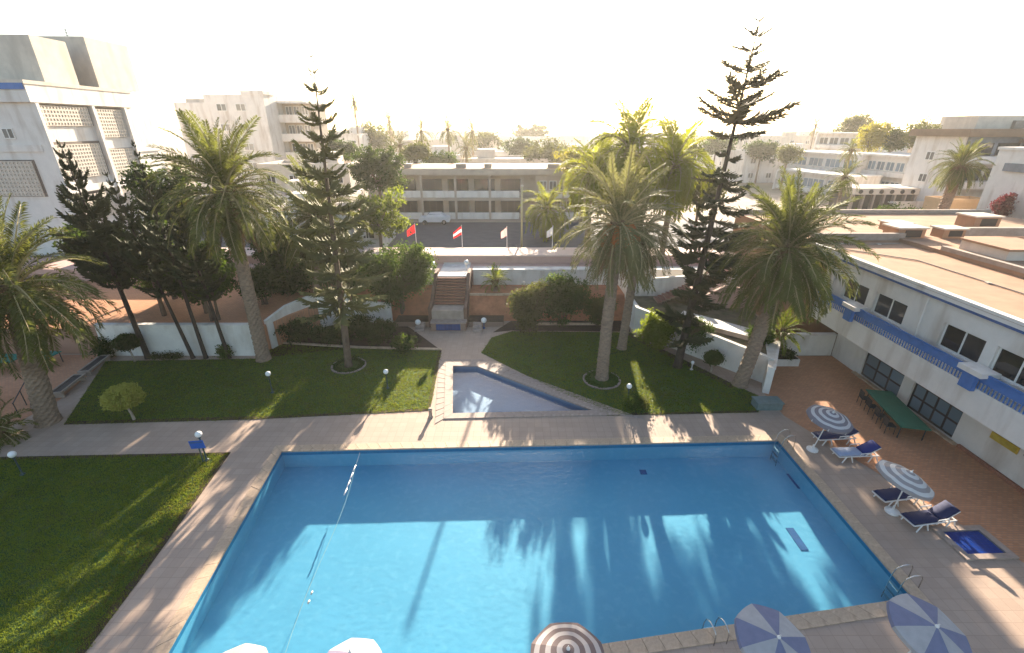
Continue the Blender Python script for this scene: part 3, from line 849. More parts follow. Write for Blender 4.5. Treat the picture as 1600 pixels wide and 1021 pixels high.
# pavement and raised pink walk along the street
sheet('pavement', [(-60, 39.2), (40, 39.2), (40, 41.05), (-60, 41.05)], 3.0, M['pinkwall'])
struct(MB().box(-60, 44, 39.16, 43.3, -2.1, 2.99).build('pavement_base', M['pinkwall']))
t = thing('pink_parapet', 'broad low pink parapet running along the street above the garden', 'parapet', (-6, 41.1, 0))
MB().box(-34, 30, 0, 2.9, 2.995, 3.66).build('parapet_body', M['pinkwall'], t)
MB().box(-34.05, 30.05, -.06, 2.96, 3.66, 3.78).build('parapet_top', mk('pale_pink_cap', (0.62, 0.46, 0.39), 0.85, 0.08, 0.8, 0.2, 15, stain_or_light=((0.5, 0.36, 0.3), 0.7, 0.6)), t)
sheet('street', [(-70, 44.2), (60, 44.2), (60, 62.5), (-70, 62.5)], TZ + .012, M['asphalt'])
st = thing('garden_stair', 'dark brown stair climbing from the fountain up to the lit white landing', 'stair', (-5.05, 34.1, 0))
z0, z1, ns, y0, y1 = 1.42, 2.95, 10, 0.35, 3.0
for i in range(ns):
    h0 = z0 + (z1 - z0) * i / ns; h1 = z0 + (z1 - z0) * (i + 1) / ns
    ya = y0 + (y1 - y0) * i / ns; yb = y0 + (y1 - y0) * (i + 1) / ns
    MB().box(-1.22, 1.22, 0, yb - ya + .03, -0.02, h1 - h0 - .05).build('step', M['stairbrown'], st, loc=(0, ya, h0))
    MB().box(-1.22, 1.22, -.04, yb - ya, h1 - h0 - .05, h1 - h0).build('step_nosing', M['brick_red'], st, loc=(0, ya, h0))
MB().box(-1.25, 1.25, 3.03, 6.9, 2.6, 3.02).build('landing', M['white'], st)
MB().box(-1.25, 1.25, -0.9, 0.34, 0.0, 1.42).build('lower_landing', M['concrete'], st)
for sx in (-1, 1):
    x0, x1 = (1.26, 1.52) if sx > 0 else (-1.52, -1.26)
    MB().add([(x, y, z) for x in (x0, x1) for y, z in ((-.9, 0), (-.9, 1.6), (.3, 1.75), (3.0, 3.3), (4.4, 3.3), (4.4, 0))],
             [(0, 1, 2, 3, 4, 5)[::-1] if sx else 0, (6, 7, 8, 9, 10, 11), (0, 6, 11, 5), (1, 2, 8, 7), (2, 3, 9, 8), (3, 4, 10, 9), (0, 1, 7, 6), (4, 5, 11, 10)]).build('side_wall', M['stairbrown'], st)
MB().box(-1.25, 1.25, 6.92, 7.0, 2.9, 3.1).build('threshold', M['white'], st)
f = thing('wall_fountain', 'brick wall fountain with blue tiled basin at the foot of the stair', 'fountain', (-4.95, 32.5, 0))
MB().box(-1.35, 1.35, 0, .66, 0, 0.62).build('basin_block', M['brick_red'], f)
MB().box(-.95, .95, -.04, .0, .06, .56).build('tile_panel', M['bluetile'], f)
MB().box(-1.4, 1.4, -.05, .69, .62, .70).build('basin_rim', M['stone_grey'], f)
for sx, lab in ((-1, 'low dark brick planter left of the fountain by the shrubs'), (1, 'low dark brick planter right of the fountain below the orange bank')):
    t = thing('brick_planter', lab, 'planter', (-4.95 + sx * 2.9, 33.3, 0))
    MB().box(-1.35, 1.35, 0, 1.1, 0, .45).build('planter_body', M['brick_red'], t)
    MB().box(-1.4, 1.4, -.05, 1.15, .45, .52).build('planter_cap', M['soil'], t)
    for k in range(3):
        MB().box(-.35, .35, -.35 * (3 - k), -.35 * (2 - k) - .005, 0, .15 * (k + 1)).build('step', M['stone_grey'], t, loc=(-sx * .65, -.01, 0))

# ------------------------------------------------------------------ garden walls
def poly_wall(name, label, pts, z0, z1, th, mat, cap=None, cat='garden wall'):
    t = thing(name, label, cat, (pts[0][0], pts[0][1], 0))
    o = Vector(pts[0])
    mb = MB(); cp = MB()
    pts = [Vector(p) - o for p in pts]
    n = len(pts); off = []
    for i in range(n):
        d1 = (pts[i] - pts[i - 1]).normalized() if i else (pts[1] - pts[0]).normalized()
        d2 = (pts[i + 1] - pts[i]).normalized() if i < n - 1 else d1
        n1, n2 = Vector((-d1.y, d1.x)), Vector((-d2.y, d2.x))
        off.append((n1 + n2) / (1 + n1.dot(n2)))
    zz = z1 if hasattr(z1, '__len__') else [z1] * n
    def strip(m, a0, a1, zb, zt):
        vs = []; fs = []
        for i in range(n):
            A = pts[i] + off[i] * a0; B = pts[i] + off[i] * a1
            b_ = zb if not hasattr(zb, '__len__') else zb[i]
            vs += [(A.x, A.y, b_), (B.x, B.y, b_), (B.x, B.y, zt[i]), (A.x, A.y, zt[i])]
        for i in range(n - 1):
            k = 4 * i
            for q in range(4): fs.append((k + q, k + 4 + q, k + 4 + (q + 1) % 4, k + (q + 1) % 4))
        fs += [(0, 1, 2, 3), tuple(4 * (n - 1) + q for q in (3, 2, 1, 0))]
        m.add(vs, fs)
    strip(mb, 0, th, z0, zz); mb.build('wall_face', mat, t)
    if cap:
        strip(cp, -.05, th + .05, zz, [z + .07 for z in zz]); cp.build('wall_cap', cap, t)
    return t
poly_wall('garden_wall', 'long low white wall behind the left lawn with thin trunks before it', [(-28.2, 28.25), (-17.6, 28.25)], -.05, 2.3, 0.25, M['white_wall'], M['white'])
poly_wall('garden_wall', 'curved white wall between the tall leaning palm and the left shrubs', [(-17.1, 29.3), (-16.5, 31.2), (-15.6, 32.8), (-14.4, 33.6), (-12.9, 33.9)], -.05, [2.2, 2.6, 2.7, 2.6, 2.5], 0.25, M['white_wall'])
poly_wall('garden_wall', 'pale wall behind the dark shrubs left of the brick bank', [(-12.8, 34.0), (-9.7, 34.05)], -.05, [1.9, 1.7], 0.25, M['white_wall'])
poly_wall('garden_wall', 'white wall bounding the right lawn behind the two palms', [(9.35, 35.2), (9.4, 32.3), (11.3, 29.7), (13.4, 27.2), (15.75, 24.3)][::-1], -.05, [1.75, 1.95, 2.0, 2.05, 2.15], -0.28, M['white_wall'], None)
# terrace behind that wall
struct(MB().prism([(9.7, 35), (9.75, 32.5), (11.5, 30.0), (13.6, 27.5), (15.9, 24.6), (17.2, 26.9), (17.4, 28.2), (18.3, 29), (18.3, 36), (9.7, 36)], -.1, 1.62).build('raised_bed', M['bedsoil']))
a = [dp(1093, 492, 30.2), dp(1166, 521, 28.2)]
sheet('raised_path', [(11.95, 30.6), (15.6, 27.3), (16.6, 28.3), (12.9, 31.9)], 1.93, M['white'])
struct(MB().prism([(11.95, 30.6), (15.6, 27.3), (16.6, 28.3), (12.9, 31.9)], 1.6, 1.92).build('raised_path_base', M['concrete']))
poly_wall('garden_wall', 'pinkish gabled wall under the brown stair behind the right palm', [tuple(dp(1088, 480, 33.2).xy), tuple(dp(1130, 470, 33.2).xy), tuple(dp(1180, 470, 33.2).xy)], 1.6, [2.35, 3.45, 3.1], 0.25, M['pinkwall'])
poly_wall('garden_wall', 'pale wall at the back right corner below the street', [(9.6, 36.1), (18.6, 36.1)], 1.4, [3.0, 3.6], 0.25, M['white_wall'])
rs = thing('side_stair', 'brown side stair rising to the right behind the dark pine', 'stair', (11.6, 34.0, 1.7))
for i in range(11):
    MB().box(0, .33, 0, 1.3, 0, .14).build('step', M['brick_red'], rs, loc=(i * .31, 0, .14 * i))
t = thing('garden_wall', 'white wall end beside the right palm trunk and terrace', 'garden wall', (15.2, 23.3, 0))
MB().prism([(-.25, .15), (.05, -.05), (2.25, 3.6), (2.0, 4.8), (1.4, 3.7), (.35, 1.35)], -.05, 1.66).build('wall_face', M['white_wall'], t)
MB().prism([(-.3, .15), (.06, -.1), (2.32, 3.6), (2.2, 3.75), (.0, .15)], 1.662, 1.74).build('wall_cap', M['white'], t)
poly_wall('garden_wall', 'low white wall catching a palm shadow at the terrace end', [(17.6, 28.3), (22.15, 28.3)], -.05, 1.55, 0.25, M['white_wall'], M['white'])
t = thing('corner_planter', 'white corner planter with dark plants on the orange terrace', 'planter', (18.25, 27.1, 0))
MB().box(-.75, .75, -.4, .4, 0, .5).build('planter_body', M['white_wall'], t)
MB().box(-.68, .68, -.33, .33, .5, .53).build('soil_bed', M['soil'], t)
t = thing('corner_box', 'low grey teal box at the corner of the right lawn', 'box', (14.45, 21.85, 0))
MB().box(-.75, .65, -.3, .4, 0, .42).build('box_body', M['teal'], t)
MB().box(-.79, .69, -.34, .44, .42, .48).build('box_lid', M['teal'], t)
# dark framed long benches on the left terrace edge
def bench(lab, p, q):
    p, q = Vector(p), Vector(q); d = q - p; L = d.length
    t = thing('framed_bench', lab, 'bench', (p.x, p.y, 0), math.atan2(d.y, d.x))
    f = MB(); f.box(0, L, -.32, -.24, .30, .42); f.box(0, L, .24, .32, .30, .42); f.box(0, .09, -.24, .24, .30, .42); f.box(L - .09, L, -.24, .24, .30, .42)
    f.build('frame', M['concrete'], t)
    for i in range(5):
        MB().box(.1, L - .1, -.05, .03, .33, .37).build('slat', M['framedark'], t, loc=(0, -.18 + i * .095, 0))
    for x in (.1, L - .2):
        MB().box(0, .1, -.3, .3, 0, .30).build('leg', M['concrete'], t, loc=(x, 0, 0))
bench('pale framed dark bench nearer the big left palm trunk', (-26.55, 22.75), (-27.05, 25.0))
bench('dark bench nearer the long white wall on the lawn edge', (-27.1, 25.3), (-27.6, 27.6))
# ================================================================== BUILDINGS
rb = thing('poolside_building', 'long white poolside building with blue balcony rail and sandy flat roof', 'building', (0, 0, 0))
YA, YB = 6.0, 28.3
GW = [(22.55, 25.55), (18.9, 21.85), (13.4, 16.2), (8.6, 11.4)]
# ground wall faces -x : run along -y so that its left side (thickness) is +x
def rel(lo, hi): return (YB - hi, YB - lo)
ops = [(*rel(a, b), .1, 1.68) for a, b in GW[:2]] + [(*rel(a, b), .8, 1.68) for a, b in GW[3:]]
wall_mb((22.2, YB), (22.2, YA), 0, 2.95, .3, ops).build('ground_wall', M['white'], rb)
for i, (a, b) in enumerate(GW[:2]):
    window(rb, (22.3, b, .1), -PI / 2, b - a, 1.58, 4 if i else 3, 2, 'framedark', 'glass_blue', .1)
window(rb, (22.3, 11.4, .8), -PI / 2, 2.8, .88, 4, 1, 'framedark', 'glass_blue', .08)
MB().box(22.05, 22.19, YA, 18.4, 0.0, .16).build('plinth', M['brick_red'], rb)
MB().box(21.95, 22.19, 18.5, 25.9, 0.0, .09).build('door_sill', M['coping'], rb)
UW = [(24.98, 27.0), (22.2, 24.4), (17.9, 20.0), (15.3, 17.4), (10.6, 12.8), (7.6, 9.8)]
ops = [(*rel(a, b), 4.82, 6.03) for a, b in UW]
wall_mb((20.6, YB), (20.6, YA), 4.2, 6.995, .25, ops).build('upper_wall', M['white'], rb)
for a, b in UW:
    window(rb, (20.72, b, 4.82), -PI / 2, b - a, 1.21, 2, 1, 'framewhite', 'glass', .07)
MB().box(20.02, 22.5, YA, YB + .02, 2.95, 4.19).build('balcony_band', M['white'], rb)
MB().box(20.88, 23.5, YA + .05, YB - .05, 2.5, 2.94).build('soffit_beam', M['white'], rb)
MB().box(22.5, 40, YA, YB - .01, -.1, 6.9).build('rear_block', M['cream'], rb)
wall_mb((20.6, YB + .3), (26.9, YB + .3), 2.96, 6.99, .28).build('end_wall', M['white'], rb)
# blue rail
MB().box(20.04, 20.09, YA, YB, 4.52, 4.88).build('rail_board', M['blue'], rb)
MB().box(20.02, 20.11, YA, YB, 4.90, 4.96).build('rail_top', M['blue'], rb)
bl = MB()
y = YA + .1
while y < YB - .05:
    bl.box(20.05, 20.08, y - .025, y + .025, 4.2, 4.52); y += .16
tag(bl.build('baluster', M['blue'], rb), kind='stuff')
for yy in (25.0, 17.3, 9.6):
    MB().box(19.72, 20.55, yy - .55, yy + .55, 4.80, 5.02).build('pillar_cap', M['white'], rb)
    MB().box(19.80, 20.0, yy - .3, yy + .3, 4.05, 4.79).build('rail_bracket', M['blue'], rb)
    MB().box(20.15, 20.55, yy - .4, yy + .4, 4.2, 4.79).build('pillar', M['white'], rb)
# roof
RX0, RY1 = 20.5, 31.6
MB().box(RX0, 27.0, YA - .2, RY1, 7.0, 7.22).build('roof', M['roof_sand'], rb)
MB().box(RX0 - .02, RX0 + .30, YA - .2, RY1, 7.222, 7.36).build('roof_edge', M['white'], rb)
MB().box(RX0 - .035, RX0 - .003, YA - .2, RY1, 6.98, 7.2).build('roof_fascia', M['white'], rb)
MB().box(RX0 - .05, RX0 - .037, YA - .2, RY1, 6.93, 7.04).build('blue_band', M['bluestripe'], rb)
MB().box(27.0, 46, YA - .2, RY1, 7.0, 7.46).build('upper_roof', M['roof_sand'], rb)
MB().box(26.98, 27.3, YA - .2, 28.3, 7.462, 7.72).build('roof_step', M['concrete'], rb)
MB().box(20.8, 44, RY1 + .02, 43.0, -0.1, 7.30).build('rear_wing', M['roof_sand'], rb)
MB().box(21.0, 27.4, RY1 + .03, RY1 + .38, 7.305, 7.78).build('roof_beam', M['concrete'], rb)
MB().box(30.2, 44, RY1 + .6, RY1 + 1.0, 7.47, 8.05).build('roof_beam', M['concrete'], rb)
MB().box(20.9, 44, 42.6, 42.95, 7.305, 7.62).build('rear_parapet', M['concrete'], rb)
def vent(lab, x, y, sx, sy, h, z=7.30):
    t = thing('roof_vent', lab, 'roof vent', (x, y, z), 0, 'vents on the sandy roof')
    MB().box(-sx, sx, -sy, sy, 0, h).build('vent_box', M['roof_sand'], t)
    MB().box(-sx - .12, sx + .12, -sy - .12, sy + .12, h, h + .10).build('vent_lid', M['cream'], t)
    MB().box(-sx * .5, sx * .72, -sy - .02, -sy - .002, h * .22, h * .88).build('vent_opening', M['framedark'], t)
vent('small roof vent with a dark opening, farthest back of three in a cluster', 29.4, 35.2, .75, .6, .55)
vent('left roof vent of the front pair, casting a shadow on the lower roof', 28.0, 32.6, .95, .7, .75)
vent('roof vent with a dark louvre behind the diagonal roof step', 30.6, 32.0, .75, .5, .6, 7.47)
vent('pale roof vent at the far right corner beside the flowers', 37.0, 36.6, 1.0, .8, .85)
def skylight(lab, x, y, sx, sy, h):
    t = thing('roof_skylight', lab, 'skylight', (x, y, 7.47), 0, 'skylights on the sandy roof')
    MB().box(-sx, sx, -sy, sy, 0, h).build('curb', M['cream'], t)
    MB().box(-sx - .1, sx + .1, -sy - .1, sy + .1, h, h + .12).build('cover', M['roof_sand'], t)
skylight('large low skylight box in the middle of the sandy roof', 30.2, 27.2, 1.7, 1.5, .55)
skylight('low skylight box at the right edge of the sandy roof', 34.4, 27.0, 1.4, 1.5, .55)
for lab, pts in (('thin grey pipe crossing the front of the sandy roof', [(21.4, 29.5, 7.27), (24.2, 26.5, 7.27), (24.4, 18.0, 7.27)]), ('dark cable lying across the sandy roof by the beam', [(21.5, 31.2, 7.26), (23.5, 30.6, 7.26), (26.5, 30.9, 7.26)])):
    t = thing('roof_pipe', lab, 'pipe', pts[0])
    MB().tube([Vector(p_) - Vector(pts[0]) for p_ in pts], .035, 6).build('pipe_run', M['concrete'], t)
    for q in (1, 2):
        pm = (Vector(pts[q]) + Vector(pts[q - 1])) / 2 - Vector(pts[0])
        MB().box(-.1, .1, -.1, .1, -.04, .02).build('pipe_block', M['cream'], t, loc=pm)
for yy in (21.2, 14.4, 28.0):
    MB().tube([(20.56, yy, 6.9), (20.56, yy, 4.25)], .05, 8).build('drain_pipe', M['white'], rb)
s = thing('wall_sign', 'yellow oblong sign hung on the white ground floor wall', 'sign', (22.17, 16.75, 1.35))
MB().box(-.03, 0, -.62, .62, 0, .34).build('sign_board', M['yellow'], s)
MB().box(-.045, -.031, -.55, .55, .05, .29).build('sign_face', mk('sign_face', (0.44, 0.33, 0.05), 0.6, 0.3, 3, 0.0), s)
s = thing('wall_sign', 'grey strip sign beside the yellow sign on the white wall', 'sign', (22.17, 15.5, 1.5))
MB().box(-.03, 0, -.4, .4, 0, .22).build('sign_board', M['greyblue'], s)

# ------------------------------------------------------------------ generic town block
def block(lab, x, y, wd, dpt, z0, z1, rot=0, floors=2, cols=4, mat='white', gm='glass_grey', ww=1.3, wh=1.2, side=0, roofmat='roof_grey', parapet=.5, balcony=False, name='house', roofbox=True, fm='framewhite', cat='building', group=None):
    """front wall centre at (x, y); body extends away from the viewer"""
    t = thing(name, lab, cat, (x, y, z0), rot, group)
    H_ = z1 - z0
    MB().box(-wd / 2, wd / 2, 0, dpt, -1.5, H_).build('walls', M[mat], t)
    p = MB()
    p.box(-wd / 2 - .05, wd / 2 + .05, -.05, .25, H_ + .002, H_ + parapet); p.box(-wd / 2 - .05, wd / 2 + .05, dpt - .25, dpt + .05, H_ + .002, H_ + parapet)
    p.box(-wd / 2 - .05, -wd / 2 + .25, .25, dpt - .25, H_ + .002, H_ + parapet); p.box(wd / 2 - .25, wd / 2 + .05, .25, dpt - .25, H_ + .002, H_ + parapet)
    p.build('parapet', M[mat], t)
    MB().box(-wd / 2 + .26, wd / 2 - .26, .26, dpt - .26, H_ + .003, H_ + .08).build('roof', M[roofmat], t)
    if roofbox:
        rnd = random.Random(int(abs(x * 13 + y * 7)))
        bw = min(wd * .3, 3.5); bx = rnd.uniform(-.3, .3) * wd
        MB().box(bx - bw / 2, bx + bw / 2, dpt * .45, dpt * .45 + min(3, dpt * .4), H_ + .081, H_ + 1.9).build('stair_head', M[mat], t)
    fh = H_ / floors
    for i in range(floors):
        for j in range(cols):
            cx = -wd / 2 + wd * (j + .5) / cols
            window(t, (cx - ww / 2, -.085, fh * i + fh * .32), 0, ww, wh, 2, 1, fm, gm, .09, split=False)
        if balcony:
            MB().box(-wd / 2, wd / 2, -1.1, -.09, fh * i + fh * .05, fh * i + fh * .30).build('balcony', M[mat], t)
    for i in range(floors if side else 0):
        nn = max(1, int(dpt / 3.5))
        for j in range(nn):
            cy_ = dpt * (j + .5) / nn
            if side > 0: window(t, (wd / 2 + .085, cy_ - ww / 2, fh * i + fh * .32), PI / 2, ww, wh, 2, 1, fm, gm, .09, split=False)
            else: window(t, (-wd / 2 - .085, cy_ + ww / 2, fh * i + fh * .32), -PI / 2, ww, wh, 2, 1, fm, gm, .09, split=False)
    return t

# ------------------------------------------------------------------ two-storey gallery building across the street
X0, X1, BYF = -17.2, 10.6, 64.7
gb = thing('gallery_building', 'long low two storey beige building with open galleries behind the flags', 'building', (X0, BYF, TZ))
W_ = X1 - X0
MB().box(0, W_, 1.9, 10, 0, 5.95).build('rear_wall', M['beige'], gb)
for z, nm in ((2.55, 'floor_slab'), (5.95, 'roof_slab')):
    MB().box(-.5, W_ + .5, -.3 if z > 3 else 0, 10.2, z, z + (.75 if z > 3 else .35)).build(nm, M['beige'], gb)
MB().box(-.3, W_ + .3, .0, 10, 6.702, 6.76).build('roof_surface', M['roof_sand'], gb)
for z in (0.0, 2.92):
    for x0, x1 in ((0, 4.7), (4.9, 9.3), (9.6, 14.0), (14.3, 18.2), (20.8, W_)):
        MB().box(x0, x1, -.04, .1, z + .05, z + .95).build('balustrade', M['white_wall'], gb)
for x in (0, 4.8, 9.45, 14.15, 18.5, 20.6, 24.2, W_ - .2):
    MB().box(x - .14, x + .14, -.12, .3, 0, 5.94).build('column', M['beige'], gb)
for z in (0.55, 3.45):
    for k in range(5):
        window(gb, (.8 + k * 3.7, 1.8, z), 0, 2.9, 1.8, 3, 1, 'framedark', 'glass', .07, split=False)
    for k in range(5):
        window(gb, (20.9 + k * 1.35, -.1 if z > 3 else 1.8, z + .55), 0, 1.05, 1.2, 2, 1, 'framewhite', 'glass_grey', .08, split=False)
MB().box(20.7, W_ - .1, .12, 1.85, 2.92, 5.9).build('closed_bay', M['beige'], gb)
for lab, x, hx in (('small roof unit near the left end of the gallery building', 2.9, .5), ('roof unit above the middle bay of the gallery building', 10.2, .7), ('roof unit right of centre on the gallery building', 13.9, .5), ('roof unit at the right end of the gallery building', 22.9, .8)):
    t = thing('roof_unit', lab, 'roof unit', (X0 + x, BYF + 1.8, TZ + 6.76), 0, 'roof units on the gallery building')
    MB().box(-hx, hx, -.5, .5, 0, .45).build('unit_box', M['concrete'], t)
    MB().box(-hx - .06, hx + .06, -.56, .56, .45, .53).build('unit_cover', M['cream'], t)

# ------------------------------------------------------------------ tall white building at the left with pierced screens
LR = R(2.0)
lb = thing('screen_building', 'tall white building with pierced block screens and a weathered roof tower', 'building', (-42.7, 45.0, 0), LR)
ZT, DL = 16.6, 15.2
# local: x to the right along the front (front runs to -x), y runs away
MB().box(-40, 0, 0, DL, -2, ZT).build('walls', M['white'], lb)
MB().box(-40.3, .35, -.35, 12.3, ZT + .002, ZT + 1.45).build('cornice', M['white'], lb)
MB().box(-40.3, .42, -.42, 12.37, ZT + 1.452, ZT + 1.75).build('cornice_cap', M['cream'], lb)
MB().box(-40.3, .30, -.45, -.421, ZT + 1.0, ZT + 1.50).build('blue_band', M['blue'], lb)
MB().box(-12, .2, 8.3, 14.2, ZT + 1.755, 22.9).build('roof_tower', M['cream'], lb)
MB().box(-30, -.1, 2.4, 6.2, ZT + 1.755, 22.1).build('roof_tower', M['cream'], lb)
MB().box(-5.6, -3.6, 8.2, 8.297, 21.1, 21.9).build('tower_opening', M['framedark'], lb)
MB().box(-.3, .0, 12.4, DL + .1, ZT + .002, ZT + .3).build('side_coping', M['white'], lb)
for k in range(5):
    MB().box(.002, .14, 11.1, DL - .1, ZT - 4.6 - k * 1.5, ZT - 4.45 - k * 1.5).build('louvre_ledge', M['white'], lb)
# fins and screens on the right face (local x = 0 plane)
for y in (0.0, 6.2, 10.6):
    MB().box(.002, .42, y, y + .32, -2, ZT - .05).build('fin', M['white'], lb)
U_ = .34
unit = MB()
unit.box(0, .10, 0, U_, 0, .07); unit.box(0, .10, 0, U_, U_ - .07, U_); unit.box(0, .10, 0, .07, .07, U_ - .07); unit.box(0, .10, U_ - .07, U_, .07, U_ - .07)
unit.add([(.05, .05, .09), (.05, .09, .05), (.05, U_ - .05, U_ - .09), (.05, U_ - .09, U_ - .05)], [(0, 1, 2, 3)])
unit.add([(.06, .05, U_ - .09), (.06, .09, U_ - .05), (.06, U_ - .05, .09), (.06, U_ - .09, .05)], [(0, 1, 2, 3)])
ume = unit.mesh('screen_block', M['lattice'])
nblk = 0
for (ya, yb, of) in ((.42, 6.1, 0), (6.6, 10.5, .5)):
    for zt, zb in ((ZT - .1, ZT - 1.9 - of * 2.2), (ZT - 3.3 - of * 1.6, ZT - 6.6 - of * .6), (ZT - 8.0, ZT - 10.6)):
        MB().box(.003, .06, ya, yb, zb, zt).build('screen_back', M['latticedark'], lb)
        m = MB()
        ny = int((yb - ya) / U_); nz = int((zt - zb) / U_)
        for i in range(ny):
            for k in range(nz):
                if nblk < 290:
                    put('screen_block', ume, lb, (.07, ya + i * U_, zb + k * U_)); nblk += 1
                else:
                    m.add([(x + .07, y + ya + i * U_, z + zb + k * U_) for x, y, z in unit.v], unit.f)
        if m.v: tag(m.build('screen_blocks', M['lattice'], lb), kind='stuff')
    MB().box(.003, .34, ya, yb, ZT - 7.9, ZT - 7.3).build('spandrel', M['white'], lb)
# front face pieces (facing the garden)
MB().box(-30, -.4, -.12, -.002, 12.5, 13.1).build('string_course', M['white'], lb)
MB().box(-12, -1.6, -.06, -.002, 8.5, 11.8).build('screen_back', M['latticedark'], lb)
m = MB()
for i in range(30):
    for k in range(9):
        o = (-12 + i * U_, -.17, 8.55 + k * .35)
        m.add([(o[0] + y, o[1] + x, o[2] + z) for x, y, z in unit.v], unit.f)
tag(m.build('screen_blocks', M['lattice'], lb), kind='stuff')
window(lb, (-3.4, -.085, 13.6), 0, 1.0, .9, 2, 1, 'framewhite', 'glass_grey', .08)
window(lb, (-8.2, -.085, 13.6), 0, 1.6, 1.1, 2, 1, 'framewhite', 'glass_grey', .08)
an = thing('roof_aerial', 'small dark aerial on the roof tower of the screen building', 'aerial', (dp(102, 47, 56).x, 56, 22.9))
MB().tube([(0, 0, 0), (0, 0, 1.1)], .04, 5).build('mast', M['darkmetal'], an)
for q in (.5, .75, 1.0): MB().tube([(-.35, 0, q), (.35, 0, q)], .025, 4).build('crossbar', M['darkmetal'], an)

# grey block behind the tall leaning palm
a, b = dp(255, 150, 88), dp(412, 150, 88)
mb_ = thing('terraced_block', 'grey white stepped apartment block behind the tall leaning palm', 'building', (b.x, 88, 0), R(-3))
Wd = b.x - a.x
MB().box(-Wd * .95, -Wd * .62, 0, 12, 0, dp(270, 160, 88).z).build('low_wing', M['white'], mb_)
MB().box(-Wd * .615, 0, -.3, 14, 0, dp(350, 148, 88).z).build('main_wing', M['white'], mb_)
MB().box(-Wd * .22, .15, -.4, 3.4, dp(350, 148, 88).z + .003, dp(395, 142, 88).z).build('roof_box', M['white'], mb_)
MB().box(-Wd * .9, -Wd * .70, 2, 6, dp(270, 160, 88).z + .003, dp(270, 153, 88).z).build('roof_box', M['cream'], mb_)
zm = dp(350, 148, 88).z
for i, z in enumerate((zm - 2.6, zm - 5.8, zm - 9.0, zm - 12.2)):
    window(mb_, (-Wd * .5, -.39, z), 0, 1.8, 1.2, 2, 1, 'framewhite', 'glass_grey', .1)
    window(mb_, (-Wd * .3, -.39, z), 0, 1.8, 1.2, 2, 1, 'framewhite', 'glass_grey', .1)
    MB().box(.02, 5.6, 3.6, 12, z + 1.4, z + 1.75).build('balcony_slab', M['white'], mb_)
    MB().box(.02, 5.5, 3.5, 3.65, z - 1.55, z - .45).build('balcony_front', M['white'], mb_)
    MB().box(.02, 5.3, 5.6, 12, z - 1.5, z + 1.39).build('recess_wall', M['beige'], mb_)
    for k in range(3):
        window(mb_, (.6 + k * 1.5, 5.5, z - .6), 0, 1.2, 1.6, 2, 1, 'framewhite', 'glass_grey', .08, split=False)
block('low cream house between the tall leaning palm and the left pine', dp(470, 240, 70).x, 70, 13, 9, 2.7, dp(470, 262, 70).z, R(2), 2, 4, 'cream', 'glass')
block('low flat roofed house with a red awning line behind the left palms', dp(440, 300, 55).x, 57, 14, 8, 2.7, 6.4, R(4), 1, 5, 'cream', 'glass', balcony=True)
block('pale terrace building glimpsed below the fronds behind the left garden wall', -19.5, 47.5, 12, 6, 2.7, 6.2, R(2), 1, 4, 'white', 'glass', roofmat='roof_sand', balcony=True)

# ------------------------------------------------------------------ white hotel terraces at the right
def hotel_row(lab, a, b, nwin, gm, dpt=8, wh=1.7, name='hotel_wing', floors=None, z0=TZ):
    A = dp(*a); B = dp(*b)
    d = (B - A).xy; wd = d.length; rot = math.atan2(d.y, d.x)
    t = thing(name, lab, 'building', ((A.x + B.x) / 2, (A.y + B.y) / 2, z0), rot)
    H_ = (A.z + B.z) / 2 - z0
    fl = floors or max(1, round(H_ / 3.1)); fh = min(3.3, H_ / fl)
    MB().box(-wd / 2, wd / 2, 0, dpt, -1, H_).build('walls', M['white'], t)
    MB().box(-wd / 2 - .1, wd / 2 + .1, -1.0, dpt + .1, H_ + .002, H_ + .32).build('roof_slab', M['white'], t)
    for i in range(fl):
        zb = H_ - fh * (i + 1)
        MB().box(-wd / 2, wd / 2, -1.0, -.002, zb - .1, zb + .75).build('balcony', M['white'], t)
        ww = wd / nwin * .86
        for j in range(nwin):
            window(t, (-wd / 2 + wd * (j + .5) / nwin - ww / 2, -.09, zb + .8), 0, ww, min(wh, fh - 1.0), max(2, int(ww / 1.0)), 1, 'framewhite', gm, .10, split=False)
    for sx in (-1, 1):
        MB().box(sx * wd / 2 - .2, sx * wd / 2 + .2, -1.15, -.004, -1, H_ - .002).build('end_fin', M['white'], t)
    return t
hotel_row('upper terrace of the white hotel with green grey windows behind the right palm', (1243, 233, 108), (1348, 250, 92), 4, 'glass_blue', floors=2)
hotel_row('lower terrace of the white hotel standing forward below the upper one', (1222, 262, 100), (1335, 284, 84), 3, 'glass_blue', 6, floors=1)
hotel_row('upper set back hotel storey with a white frame on its roof', (1283, 207, 128), (1386, 213, 112), 6, 'glass_grey')
hotel_row('cream hotel wing with paired windows right of the terraces', (1346, 243, 94), (1455, 247, 80), 7, 'glass_blue', 8, 1.6)
block('low pale house before the hotel terraces with a bush', dp(1235, 245, 112).x, 112, 22, 10, TZ, dp(1235, 240, 112).z, R(5), 2, 5, 'white')
block('long low white building at the skyline right of the tall pine', dp(1190, 218, 170).x, 170, 48, 14, TZ, dp(1190, 216, 170).z, 0, 3, 9, 'cream')
